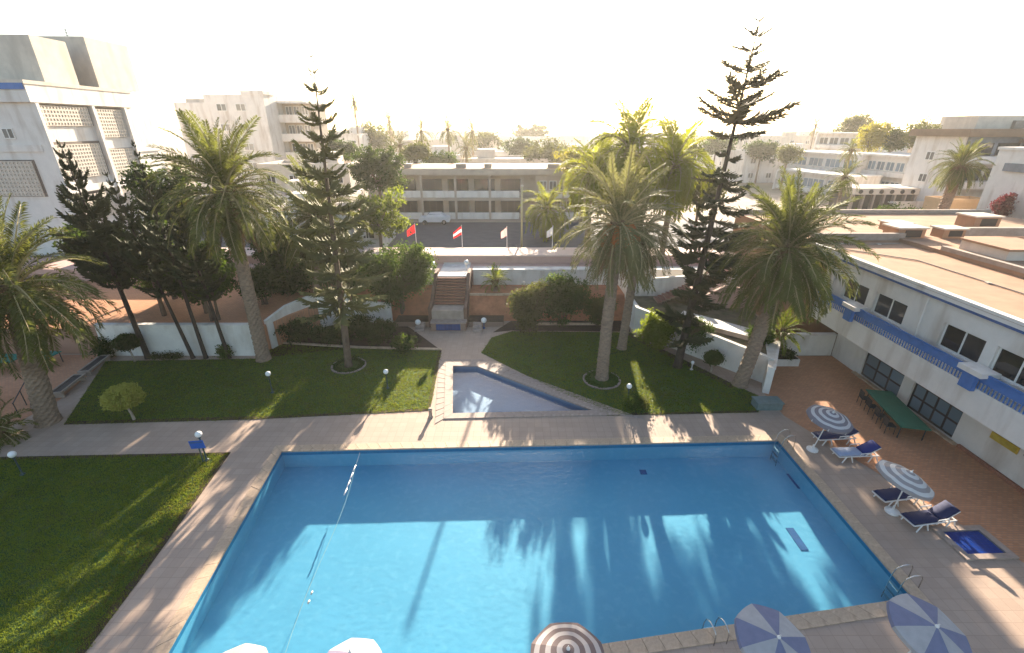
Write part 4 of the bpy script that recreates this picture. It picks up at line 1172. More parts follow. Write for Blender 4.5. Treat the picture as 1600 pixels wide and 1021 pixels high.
# big white block with dark eaves on the far right
A = dp(1512, 200, 66)
e = thing('eaves_block', 'white block with broad brown eaves behind the round palm at right', 'building', (A.x, 66, TZ), R(2))
He = dp(1500, 214, 66).z - TZ
MB().box(0, 26, 0, 7.5, -1, He).build('walls', M['white'], e)
MB().box(-.8, 27, -1.4, 8.0, He + .003, He + .95).build('eaves', M['browneave'], e)
MB().box(3, 14, 2, 7, He + .953, He + 2.6).build('roof_box', M['cream'], e)
MB().box(8, 10, 1.5, 1.99, He + 1.0, He + 2.0).build('roof_box', M['concrete'], e)
MB().box(.6, 26, -.35, -.003, He - 2.3, He - .02).build('recess_shade', M['greyblue'], e)  # slab on the wall face, its darker colour standing in for recess shade
MB().box(6.5, 26, -1.7, -1.2, He - .75, He - .25).build('brown_beam', M['browneave'], e)
for z, x0 in ((He - 2.35, .3), (He - 5.6, .3)):
    MB().box(x0, 26, -1.6, -.36, z - 1.0, z - .05).build('balcony', M['white'], e)
    for k in range(5):
        window(e, (x0 + .8 + k * 3.6, -.44 if z > He - 3 else -.09, z), 0, 3.0, 1.6, 3, 1, 'framedark', 'glass', .1, split=False)
for z in (He - 3.2, He - 6.2):
    window(e, (-.09, 4.8, z), -PI / 2, 1.4, 1.2, 2, 1, 'framewhite', 'glass_grey', .1, split=False)
# near bluish white building on the right edge: its long left side faces the hotel garden
A = dp(1562, 234, 56)
n_ = thing('edge_building', 'bluish white building at the right edge behind red bougainvillea', 'building', (A.x, 40, TZ), 0)
He = A.z - TZ
MB().box(0, 20, 0, 16, -4, He).build('walls', M['white'], n_)
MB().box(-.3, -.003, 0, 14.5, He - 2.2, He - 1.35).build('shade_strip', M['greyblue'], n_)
MB().box(-.15, 20.1, -.15, 16.1, He + .003, He + .3).build('cornice', M['white'], n_)
MB().box(-.9, -.003, 8.6, 9.0, -2, He - 3.0).build('pier', M['white'], n_)
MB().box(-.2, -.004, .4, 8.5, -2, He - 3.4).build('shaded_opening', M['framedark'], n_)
EDGE_X = A.x
# dark arcade under the hotel: pergola with white sign board and round openings
A = dp(1335, 300, 70); B = dp(1465, 300, 70)
ar = thing('arcade', 'dark low arcade with white fascia boards below the cream hotel wing', 'arcade', (A.x, 70, TZ), 0)
wd = B.x - A.x
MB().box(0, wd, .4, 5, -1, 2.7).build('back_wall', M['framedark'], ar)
MB().box(0, wd, -.2, 5, 2.702, 3.6).build('roof_band', M['cream'], ar)
for k in range(9):
    MB().box(-.15, .15, -.15, .35, -1, 2.7).build('column', M['concrete'], ar, loc=(wd * k / 8, 0, 0))
for k in range(8):
    m = MB(); m.lathe([(.30, 0), (.30, .14)], 12)
    m.build('round_opening', M['framedark'], ar, loc=(wd * (k + .5) / 8, -.16, 3.12), rot=(PI / 2, 0, 0))
MB().box(wd * .42, wd * .95, -1.4, -1.28, .9, 1.9).build('fascia_board', M['white'], ar)
MB().box(wd * .42, wd * .95, -1.27, -.3, 1.6, 1.75).build('fascia_shelf', M['white'], ar)
t = thing('hedge_wall', 'grey green hedge topped wall behind the sandy roof', 'wall', (dp(1455, 340, 55).x, 55, TZ))
MB().box(-8, 8, 0, .4, -1, 1.3).build('wall_face', M['concrete'], t)
put('hedge', crown_np('hedge', [(0, .2, 1.6, 8, .5, .5)], 160, 30, .18, 5, M['leaf_olive'], .3), t)
block('orange and cream low building behind the round palm', dp(1520, 310, 60).x, 60.5, 6, 3, TZ, 5.6, R(0), 1, 2, 'orangewall', 'glass', roofmat='roof_sand', roofbox=False)

# ------------------------------------------------------------------ far low town, seen through the haze
rnd = random.Random(4)
spots = [(640, 246, 98, 20, 'brown roofed house behind the left end of the gallery building', 'roof_grey'), (770, 252, 92, 22, 'low house with a pale roof behind the middle of the gallery building', 'roof_sand'),
         (850, 240, 120, 26, 'broad brown roofed hall beyond the gallery building', 'roof_grey'), (700, 222, 150, 30, 'pale block on the skyline behind two slim palms', 'roof_grey'),
         (800, 216, 190, 34, 'long pale block on the skyline right of the slim palms', 'roof_grey'), (600, 232, 130, 16, 'cream house beyond the round dark tree', 'roof_sand'),
         (530, 212, 120, 10, 'grey house right of the left pine top', 'roof_grey'), (900, 214, 260, 50, 'hazy long building at the skyline left of the weeping palm', 'roof_grey'),
         (1080, 226, 150, 24, 'hazy house between the weeping palm and the right pine', 'roof_grey'), (1260, 214, 210, 30, 'hazy block right of the tall pine', 'roof_grey'),
         (1400, 222, 150, 30, 'hazy low building above the cream hotel wing', 'roof_sand'), (1530, 196, 110, 10, 'hazy roof pavilion above the brown eaves', 'roof_grey'),
         (1020, 210, 330, 60, 'faint long building on the horizon behind the weeping palm', 'roof_grey'), (560, 206, 300, 60, 'faint long building on the horizon by the left pine', 'roof_grey'),
         (1350, 207, 330, 80, 'faint long building on the horizon above the hotel', 'roof_grey'), (740, 206, 420, 90, 'faintest long building on the horizon above the gallery building', 'roof_grey')]
for px, py, Y, wd, lab, rm in spots:
    p = dp(px, py, Y)
    block(lab, p.x, Y, wd, 12, TZ, max(5.2, p.z), R(rnd.uniform(-6, 6)), max(1, min(3, round((p.z - TZ) / 3.2))), max(3, int(wd / 4)), rnd.choice(['white', 'cream', 'cream']), 'glass_grey', roofmat=rm, roofbox=Y < 160, parapet=.4)
# ================================================================== VEGETATION
# --- large palms
b = gp(412, 562); c = dp(352, 300, 28)
palm('date_palm', 'tall leaning palm with a wide fan crown beside the left white wall', b, c, 'canary', 92, .42, .30, 11, 1.16, 14, amax=.95)
b = gp(75, 660); c = dp(18, 450, 20.9)
palm('date_palm', 'big palm at the left edge of the picture with a thick trunk by the path', b, c, 'canary', 96, .48, .36, 12, 1.12, 4)
b = gp(940, 592); c = dp(968, 352, 25.6)
palm('date_palm', 'grey green palm in a lawn ring with orange date clusters', b, c, 'date', 88, .36, .28, 13, 1.06, 10, dates=4, bend=-.05)
b = gp(971, 545); c = dp(1000, 368, 29.8)
palm('date_palm', 'shorter palm standing close behind the palm with date clusters', b, c, 'date', 52, .30, .24, 14, .95, 10)
b = gp(1155, 602); c = dp(1229, 392, 24.3)
palm('date_palm', 'dense round palm at the right lawn corner before the white wall', b, c, 'canary', 112, .39, .34, 15, 1.1, 6, bend=.1)
b = Vector((-15.9, 34.8, 1.0)); c = dp(496, 336, 36)
palm('date_palm', 'palm behind the left white wall with many hanging dead fronds', b, c, 'canary', 74, .36, .30, 16, 1.2, 26, amin=.1)
# --- weeping yellow palms behind
c = dp(985, 240, 40)
palm('queen_palm', 'tall yellow green weeping palm rising above the other palms', (c.x - .4, 41, 2.7), c, 'weeping', 52, .26, .2, 17, 1.0, 0, amax=.85, boss=.5)
c = dp(1055, 262, 41)
palm('queen_palm', 'yellow weeping palm just left of the dark right pine', (c.x, 41.5, 2.7), c, 'weeping', 56, .26, .2, 18, .95, 0, amax=.95, boss=.5)
c = dp(925, 276, 44)
palm('queen_palm', 'low olive weeping palm left of the tall yellow one', (c.x, 44.5, 2.7), c, 'weeping', 48, .26, .2, 19, .9, 0, amax=.95, boss=.5)
c = dp(855, 330, 52)
palm('queen_palm', 'weeping palm standing before the gallery building right of the flagpole', (c.x, 52, 2.75), c, 'weeping', 34, .25, .2, 20, .82, 0, amax=.95, boss=.5)
# --- far palms
c = dp(1500, 262, 48)
palm('date_palm', 'round bushy palm standing in front of the brown eaves building', (c.x - .3, 48, 2.7), c, 'canary', 84, .5, .42, 21, .68, 10)
for px, py, Y, k, sc, lab in ((608, 190, 150, 'small', 2.2, 'slim skyline palm nearest the left pine'), (658, 206, 105, 'canary', .9, 'shaggy palm behind the left end of the gallery roof'), (700, 203, 100, 'canary', .95, 'shaggy skyline palm behind the gallery building, second from the left'),
                              (738, 206, 115, 'canary', 1.0, 'loose skyline palm behind the middle of the gallery building'), (625, 228, 85, 'date', .85, 'grey palm between the round dark tree and the gallery roof'),
                              (728, 232, 84, 'date', .7, 'low palm tuft just behind the gallery roof'), (1330, 236, 84, 'canary', .62, 'slim palm before the green windows of the terraced hotel'), (1275, 196, 170, 'small', 2.0, 'tiny skyline palm above the terraced hotel'),
                              (553, 160, 120, 'small', 1.3, 'very tall thin palm right of the left pine top'), (1320, 280, 60, 'canary', .7, 'green palm tuft right behind the dense round palm')):
    c = dp(px, py, Y)
    palm('palm', lab, (c.x, Y, 2.7), c, k, 30 if sc < 1.2 else 26, .2, .16, px, sc, 4, boss=.6, group='palms over the far roofs')
# --- small palms and cycads
c = Vector((1.0 - 2.1, 36.9, BZ))
c = dp(774, 462, 37.0)
palm('cycad', 'bright green cycad on the bank beside the top of the stair', (c.x, 37.0, BZ), (c.x, 37.0, BZ + .75), 'cycad', 34, .16, .15, 31, 1.0, 0, amax=.7, boss=.3)
c = gp(1217, 548, .2)
palm('cycad', 'spiky palm in the bed between the right palm and the terrace', (17.6, 27.3, 1.2), (17.7, 27.3, 2.2), 'cycad', 30, .17, .16, 32, 1.25, 2, amax=.75, boss=.35)
p = gp(8, 690)
palm('cycad', 'dark low palm at the left edge beside the path', (p.x, p.y, 0), (p.x, p.y, .7), 'small', 34, .2, .2, 33, 1.1, 0, boss=.3)
p = gp(20, 640)
palm('cycad', 'small dark palm plant on the left terrace behind the big trunk', (p.x - 2, p.y, 0), (p.x - 2, p.y, .9), 'small', 26, .2, .2, 34, 1.0, 0, boss=.3)

# --- norfolk pines
grey = [pine_branch_mesh('branch', s_, M['pine'], .10, .24, 19, .36, .019, 2) for s_ in (1, 2, 3)]
brown = [pine_branch_mesh('branch', s_, M['pine_brown'], .02, .10, 18, .30, .015, 2) for s_ in (4, 5, 6)]
drk = [pine_branch_mesh('branch', s_, M['pine_dark'], .20, .22, 20, .40, .030, 2) for s_ in (7, 8, 9)]
b = gp(545, 573); tp = dp(487, 84, 27.2)
tiers = [(.985, .22, 4, .5), (.95, .45, 5, .4), (.90, .75, 5, .3), (.855, .85, 6, .25), (.82, 1.0, 6, .25), (.77, 1.35, 6, .2)]
tiers += [(.72 - .052 * i, 1.7 + .15 * min(i, 6), 6, .12 - .04 * i) for i in range(10)]
pine('norfolk_pine', 'tall slender tiered pine in a ring on the left lawn', b, tp, tiers, grey, .22, 41, trunkmat='bark')
b = gp(1058, 574); tp = dp(1193, 8, 27.4)
tiers = [(.99, .2, 3, .4), (.962, .45, 4, .35), (.93, .7, 5, .35), (.895, 1.0, 5, .3), (.855, 1.45, 6, .3), (.815, 1.9, 6, .28), (.775, 2.4, 6, .28), (.735, 2.7, 6, .22), (.70, 2.0, 4, .15)]
rp = pine('norfolk_pine', 'tallest pine, sparse feathery top and dark lower tiers, on the right lawn', b, tp, tiers, brown, .24, 42, trunkmat='bark_dark')
rnd = random.Random(5)
top_ = tp - b
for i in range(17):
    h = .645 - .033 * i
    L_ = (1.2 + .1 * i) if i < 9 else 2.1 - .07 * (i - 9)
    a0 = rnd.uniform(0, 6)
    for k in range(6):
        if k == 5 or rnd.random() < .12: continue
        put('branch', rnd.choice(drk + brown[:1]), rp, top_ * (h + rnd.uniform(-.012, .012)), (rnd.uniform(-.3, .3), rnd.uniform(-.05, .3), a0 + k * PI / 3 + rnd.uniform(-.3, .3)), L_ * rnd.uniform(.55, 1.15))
# dark conifers at the left, before and behind the long wall
def dark_pine(lab, bx, topx, topy, r, seed, Lm, Yo=0):
    b_ = gp(bx, 560); b_.y += Yo
    t_ = dp(topx, topy, b_.y)
    n_ = 15
    tr_ = [(.975 - .043 * i, Lm * min(1, .16 + .085 * i) * (1 if i < 11 else 1 - .1 * (i - 11)), 5, .8 - .045 * i) for i in range(n_)]
    return pine('dark_conifer', lab, b_, t_, tr_, [*drk], r, seed, 'conifer', 'bark_dark')
dark_pine('dark leaning conifer in front of the screen building, its trunk before the wall end', 232, 92, 220, .17, 51, 2.0)
dark_pine('dark conifer second from the left, with an upswept pointed top', 302, 163, 266, .12, 52, 1.45)
dark_pine('dark conifer with a narrow spire against the bright building edge', 322, 206, 218, .13, 53, 1.25)
dark_pine('shorter dark conifer nearest the tall leaning palm', 358, 262, 285, .13, 54, 1.4)

# --- leafy trees
def tree_at(name, lab, px, py, Y, rx, ry, rz, bz, mat, seed, nclump=150, nleaf=42, leaf=.2, tr=.16, stems=1, dx=0, n=7, cat='tree', spread=.45, hollow=.35, barkm='bark'):
    c_ = dp(px, py, Y)
    h_ = max(.5, c_.z - bz - rz * .35)
    return leafy(name, lab, (c_.x + dx, Y, bz), h_, [(x - dx, y_, z + c_.z - bz, a_, b_, e_) for x, y_, z, a_, b_, e_ in cloudblobs(rx, ry, rz, 0, seed, n)], mat, nclump, nleaf, leaf, tr, seed, cat, barkm, stems, (-dx * .8, 0), spread, None, 'trunk', hollow)
tree_at('dense_tree', 'dense round tree with several stems left of the garden stair', 624, 426, 35.2, 3.0, 2.3, 3.1, 0.3, 'leaf_mid', 61, 400, 46, .22, .13, 3)
tree_at('dense_tree', 'sunlit yellow green tree beyond the wall above the pine branches', 590, 335, 46, 3.3, 2.4, 2.8, 2.7, 'leaf_bright', 62, 200, 40, .26, .18)
tree_at('dense_tree', 'round dark green street tree at the left end of the gallery building', 590, 270, 54, 3.6, 3.0, 2.8, 2.7, 'leaf_dark', 63, 240, 44, .28, .2)
tree_at('dense_tree', 'dark leafy tree behind the long white wall left of the leaning palm', 305, 425, 31.5, 2.6, 2.2, 2.7, 1.9, 'leaf_dark', 64, 230, 40, .26, .14)
tree_at('dense_tree', 'dark leafy tree crowding behind the conifers above the long wall', 225, 395, 31.0, 2.6, 2.0, 2.6, 1.9, 'leaf_dark', 65, 220, 36, .24, .14)
tree_at('dense_tree', 'tall shadowy tree between the screen building and the leaning palm', 262, 320, 36, 2.6, 2.2, 3.4, 1.9, 'leaf_dark', 66, 220, 36, .28, .16)
tree_at('dense_tree', 'green bushy tree right of the leaning palm trunk behind the wall', 425, 385, 38, 2.2, 2.0, 2.4, 1.9, 'leaf_dark', 67, 170, 36, .25, .14)
tree_at('dense_tree', 'olive tree beside the round palm on the bank below the street', 1095, 300, 45, 2.4, 2.2, 2.6, 2.7, 'leaf_olive', 68, 170, 40, .25, .16)
tree_at('dense_tree', 'hazy broad tree beyond the gallery building left of the weeping palms', 862, 238, 95, 6.5, 4, 3.2, 2.7, 'leaf_olive', 69, 170, 36, .5, .3, spread=1.0)
tree_at('dense_tree', 'yellow lit tree just left of the low weeping palm', 912, 262, 62, 3.4, 3, 2.6, 2.7, 'leaf_yellow', 70, 170, 38, .35, .2, spread=.6)
tree_at('dense_tree', 'hazy tree at the skyline between the left pine and slim palms', 578, 212, 130, 7, 5, 4, 2.7, 'leaf_olive', 71, 150, 32, .6, .3, spread=1.2)
tree_at('dense_tree', 'yellow green tree on the roofline above the hotel terraces', 1362, 216, 100, 3.2, 3, 3.2, 2.7, 'leaf_yellow', 72, 140, 34, .4, .2, spread=.8)
tree_at('dense_tree', 'dark round tree on the roofline above the cream hotel wing', 1396, 218, 100, 2.8, 2.6, 2.6, 2.7, 'leaf_dark', 73, 140, 34, .4, .2, spread=.8)
tree_at('dense_tree', 'loose feathery tree left of the brown eaves building', 1446, 210, 92, 3.0, 2.6, 3.0, 2.7, 'leaf_olive', 74, 120, 32, .4, .2, spread=.8)
tree_at('dense_tree', 'hazy broad tree behind the set back hotel storey', 1338, 198, 135, 6, 4, 3.2, 2.7, 'leaf_olive', 75, 130, 32, .6, .3, spread=1.1)
tree_at('dense_tree', 'small olive bush tree before the pale house near the right pine', 1232, 240, 98, 2.2, 2, 2.0, 2.7, 'leaf_olive', 76, 90, 30, .4, .2, spread=.7)
for i, (px, py, Y, rx, lab) in enumerate(((650, 240, 80, 2.4, 'dim tree before the brown roofed houses at left'), (690, 250, 88, 3.0, 'dim tree right behind the left roof units of the gallery'), (812, 232, 120, 4.4, 'hazy tree mass before the broad hall'), (760, 222, 150, 5.0, 'hazy tree mass right of the loose skyline palm'), (1120, 226, 120, 4.5, 'hazy trees behind the right pine trunk'), (1190, 236, 110, 4.0, 'dark hazy bush right of the pine trunk'), (830, 212, 210, 9, 'faint tree clump on the skyline above the flagpole'), (500, 220, 110, 4, 'hazy tree beside the left pine trunk'), (540, 236, 90, 3.4, 'hazy olive tree right of the left pine'), (1060, 236, 75, 3.6, 'hazy tree behind the yellow weeping palm'))):
    tree_at('dense_tree', lab, px, py, Y, rx, rx * .8, rx * .62, 2.7, ('leaf_olive', 'leaf_mid', 'leaf_dark')[i % 3], 80 + i, 100, 32, .12 + Y * .004, .2, spread=.2 + Y * .006)

tree_at('dense_tree', 'bushy green tree leaning over the long white wall left of the palm trunk', 322, 440, 30.2, 2.2, 1.5, 1.9, 1.9, 'leaf_mid', 90, 210, 40, .22, .1, 2)
tree_at('dense_tree', 'olive tree mass behind the palm with hanging dead fronds', 470, 395, 40, 3.2, 2.0, 2.2, 2.7, 'leaf_olive', 91, 210, 40, .25, .14)
tree_at('dense_tree', 'dark tree mass right of the pine trunk behind the shrubs', 545, 425, 37.6, 2.3, 1.6, 2.4, 1.8, 'leaf_mid', 92, 210, 40, .22, .12, 2)
tree_at('dense_tree', 'leafy tree filling the gap between the conifers and the screen building', 170, 400, 33, 3.2, 2.0, 2.6, 1.9, 'leaf_dark', 93, 220, 38, .25, .14)
tree_at('dense_tree', 'dark bushy tree behind the curved white wall', 405, 440, 33.5, 1.6, 1.3, 1.6, 1.9, 'leaf_dark', 94, 130, 40, .22, .1, 2)

tree_at('weeping_tree', 'yellow green leafy mass between the weeping palms behind the date palm', 1010, 285, 44, 4.2, 2.6, 3.0, 2.7, 'leaf_bright', 95, 300, 40, .24, .18, spread=.6)
tree_at('dense_tree', 'green tree glimpsed between the leaning palm and the left pine', 452, 425, 36.5, 2.4, 1.5, 2.1, 1.9, 'leaf_mid', 96, 210, 40, .22, .12, 2)
tree_at('dense_tree', 'green tree behind the conifers over the orange terrace', 262, 418, 34.5, 3.0, 1.6, 2.2, 1.9, 'leaf_mid', 97, 230, 40, .22, .12, 2)
# --- shrubs and small trees in the garden
def shrub(lab, x, y, z, rx, ry, rz, mat, seed, nclump=90, nleaf=40, leaf=.16, name='shrub', cat='shrub', spread=.32):
    return leafy(name, lab, (x, y, z), 0, cloudblobs(rx, ry, rz, rz * .85, seed, 6), mat, nclump, nleaf, leaf, .1, seed, cat, 'bark', 1, (0, 0), spread)
for i, (px, py, rx, rz, lab) in enumerate(((462, 520, 1.5, .75, 'dark shrub at the left end of the shrub bed'), (512, 522, 1.4, .7, 'dark shrub in the bed just left of the pine trunk'), (560, 518, 1.5, .95, 'taller dark shrub behind the pine trunk'), (597, 522, 1.0, .8, 'dark shrub at the foot of the dense tree'), (632, 532, .8, .4, 'low ground plant beside the fountain planter'))):
    p = gp(px, py + 14)
    shrub(lab, p.x, p.y, 0, rx, 1.0, rz * 1.35, 'leaf_dark' if i < 4 else 'leaf_mid', 101 + i, 110)
p = gp(826, 522); shrub('big grey green bush left of a pair below the retaining wall', p.x, p.y + .4, 0, 1.6, 1.3, 2.3, 'leaf_olive', 111, 260, 42, .17, spread=.4)
p = gp(880, 516); shrub('big dark bush right of a pair beside the palm with dates', p.x, p.y + .8, 0, 2.1, 1.5, 2.6, 'leaf_mid', 112, 300, 42, .18, spread=.42)
p = gp(935, 512); shrub('olive bush partly hidden behind the palm with dates', p.x, p.y + .3, 0, 1.3, 1.1, 1.6, 'leaf_olive', 113, 130, 40, .17)
p = gp(1034, 552); shrub('bright yellow green bush against the white wall left of the dark pine', p.x - .2, p.y + .6, .3, 1.4, 1.0, 1.45, 'leaf_bright', 114, 220, 44, .18, spread=.35)
p = gp(1080, 560); shrub('bright leafy bush just right of the dark pine trunk', p.x + .25, p.y + .5, 0.2, .95, .8, 1.45, 'leaf_mid', 115, 160, 40, .16)
p = gp(1199, 560, 1.3); shrub('green bush behind the right palm trunk above the wall', 16.4, 27.2, 1.4, .8, .7, .75, 'leaf_mid', 116, 90, 40, .16)
shrub('dark plant filling the white corner planter', 18.25, 27.1, .5, .5, .3, .3, 'leaf_dark', 117, 40, 36, .12)
shrub('red flowering bougainvillea left of the pier at the right edge', xp(1566, 335, EDGE_X - .9).x, xp(1566, 330, EDGE_X - .9).y, 5.0, .8, 1.0, 1.7, 'bougain', 118, 120, 36, .22)
shrub('red flowering bougainvillea right of the pier at the right edge', EDGE_X - .8, 43.0, 4.8, .8, 2.2, 1.9, 'bougain', 119, 150, 36, .22)
shrub('green bush under the bougainvillea beside the roof', EDGE_X - 1.6, 52.0, 3.2, 1.0, 1.0, 1.2, 'leaf_mid', 120, 60, 36, .2)
shrub('clipped bush at the top end of the dark bench', -27.9, 28.0, 0, .7, .5, .8, 'leaf_dark', 121, 60, 36, .14)
shrub('leafy plant at the foot of the long white wall by the last thin trunk', gp(352, 560).x, gp(352, 560).y + .1, 0, .35, .25, .55, 'leaf_mid', 122, 30, 36, .14)
for i, px in enumerate((245, 262, 275)):
    p = gp(px, 561)
    shrub(('first', 'second', 'third')[i] + ' low pale plant along the long white wall counted from the left', p.x, p.y + .1, 0, .3, .2, .16, 'leaf_olive', 125 + i, 18, 30, .10)
p = gp(1338, 350, 7.4)
for i, (px, py) in enumerate(((1335, 322), (1380, 318), (1300, 330), (1420, 322))):
    q = dp(px, py, 49 + i)
    shrub(('dark street bush behind the rear roof wall nearest the round palm', 'dark street bush at the middle of the arcade', 'dark street bush at the left corner of the rear roof', 'dark street bush right of the arcade middle')[i], q.x, q.y, TZ, 2.0, 1.4, max(1.2, (q.z - TZ) * .55), 'leaf_dark', 131 + i, 120, 36, .26, 'street_bush', spread=.5)
# topiary
def topiary(lab, x, y, h, r, mat, seed, dxl=0.0):
    t = thing('topiary_tree', lab, 'topiary tree', (x, y, 0))
    MB().tube([(0, 0, -.05), (dxl * .4 + .03, 0, h * .4), (dxl, 0, h)], [.08, .06, .05], 7).build('trunk', M['palebark'], t)
    bl = [(dxl, 0, h + r * .65, r, r, r * .72)]
    put('crown', crown_np('crown', bl, int(420 * r / .75), 34, .13, seed, M[mat], .17, .6), t)
p = gp(210, 656); topiary('clipped yellow green ball tree standing alone on the left lawn', p.x, p.y, .95, .78, 'topiary', 141, -.15)
p = gp(216, 562); topiary('dark clipped umbrella tree in front of the long white wall', p.x, p.y - .3, 1.05, .62, 'leaf_dark', 142, -.1)
p = gp(1112, 582); topiary('small young tree with split crown against the right white wall', p.x, p.y + .15, .7, .45, 'leaf_mid', 143)
p = gp(1054, 572)
# ring beds round two trunks
for lab, px, py, r in (('low planted ring around the left pine trunk', 545, 572, 1.0), ('low stone ring around the palm with dates', 940, 594, 1.05)):
    p = gp(px, py)
    t = thing('tree_ring', lab, 'tree ring', (p.x, p.y, 0))
    for k in range(26):
        a0, a1 = 2 * PI * k / 26 + .012, 2 * PI * (k + 1) / 26 - .012
        q = [(math.cos(a) * q_, math.sin(a) * q_) for a, q_ in ((a0, r), (a1, r), (a1, r + .13), (a0, r + .13))]
        MB().prism(q, 0, .05 + .012 * (k % 3)).build('ring_stone', M['concrete'], t)
    g = np.random.default_rng(px)
    put('ring_plants', crown_np('ring_plants', [(math.cos(a) * r * .85, math.sin(a) * r * .85, .1, .14, .14, .1) for a in np.linspace(0, 6.1, 22)], 150, 22, .08, px, M['leaf_mid'], .12), t)
    MB().lathe([(r - .01, .013), (r - .01, .03), (.05, .05)], 20).build('ring_soil', M['lawn'], t)
p = gp(985, 636)
shrub('small shrub beside the lamp on the right lawn', p.x + .15, p.y - .05, 0, .45, .4, .35, 'leaf_mid', 151, 50, 36, .10)
shrub('low pale leafed shrub right of the lamp on the right lawn', p.x + .7, p.y + .1, 0, .35, .3, .25, 'leaf_olive', 152, 30, 36, .10)

# --- grass
for nm, poly, sd_ in (('grass', L1, 1), ('grass', L2, 2)):
    grass(nm, poly, .012, 170, .055, M['grass'], sd_)
L3v = [(-25, 17.5), (-13.8, 17.85), (-13.05, 11), (-12.6, 6), (-21, 6)]
grass('grass', L3v, .012, 260, .06, M['grass'], 3)
grass('dry_grass', [(-14.6, 17.6), (-13.8, 17.8), (-13.05, 11), (-12.6, 6), (-14.5, 6)], .012, 110, .05, M['drygrass'], 4, lambda q, g: g.random(len(q)) < np.clip((q[:, 0] + 15.2 + (17 - q[:, 1]) * -.02) / 1.8, 0, 1))
for nm, poly, sd_ in (('dry_grass', L1, 5), ('dry_grass', L2, 6)):
    grass(nm, poly, .012, 22, .045, M['drygrass'], sd_)
# ================================================================== THINGS ROUND THE POOL
def globe_lamp(lab, x, y, h, post='postgreen', r=.15, z=0.0, arm=0):
    t = thing('globe_lamp', lab, 'lamp', (x, y, z), 0, 'white globe lamps in the garden')
    MB().lathe([(.11, 0), (.11, .04), (.05, .08), (.035, .14), (.035, h - .06), (.07, h - .04), (.08, h)], 10).build('post', M[post], t, True)
    prof = [(max(.004, r * math.sin(PI * i / 12)), r - r * math.cos(PI * i / 12)) for i in range(13)]
    MB().lathe(prof, 18).build('globe', M['lampglass'], t, True, loc=(0, 0, h))
    return t
for px, py, lab, hh in ((426, 614, 'globe lamp on a dark post at the foot of the tall leaning palm', 1.15), (606, 607, 'globe lamp alone in the middle of the left lawn', 1.0), (980, 632, 'globe lamp with a shrub beside it on the right lawn', 1.05)):
    p = gp(px, py); globe_lamp(lab, p.x, p.y, hh)
p = gp(320, 722); globe_lamp('globe lamp right behind the blue sign by the path', p.x + .03, p.y + .12, 1.35)
p = gp(36, 742); globe_lamp('globe lamp on the near left lawn close to the left edge', p.x, p.y, 1.0)
p = dp(653, 505, 33.0); globe_lamp('globe lamp left of the wall fountain', p.x, 33.0, p.z - .15, 'bluestripe', .22)
p = dp(756, 502, 33.0); globe_lamp('globe lamp right of the wall fountain', p.x, 33.0, p.z - .15, 'bluestripe', .22)
globe_lamp('globe lamp left of the white landing at the stair top', -6.85, 38.4, .3, 'white', .22, 3.17)
globe_lamp('globe lamp right of the white landing at the stair top', -3.95, 38.4, .45, 'white', .22, 3.17)
p = gp(1078, 578); globe_lamp('small low globe lamp at the foot of the right white wall', p.x + .1, p.y, .45, 'white', .1)
# blue board on a post
p = gp(318, 722)
t = thing('notice_board', 'bright blue notice board on a thin post at the lawn corner', 'notice board', (p.x, p.y, 0))
MB().tube([(0, 0, 0), (0, 0, 1.15)], .03, 8).build('post', M['postgreen'], t)
mt = Matrix.Translation((0, 0, 1.02)) @ Matrix.Rotation(R(-5), 4, 'Y') @ Matrix.Translation((0, 0, -1.02))
MB().box(-.34, .34, -.05, -.03, .82, 1.25, mt).build('board', M['bluesign'], t)
MB().box(-.30, .30, -.056, -.051, 1.12, 1.20, mt).build('board_header', M['bluestripe'], t)

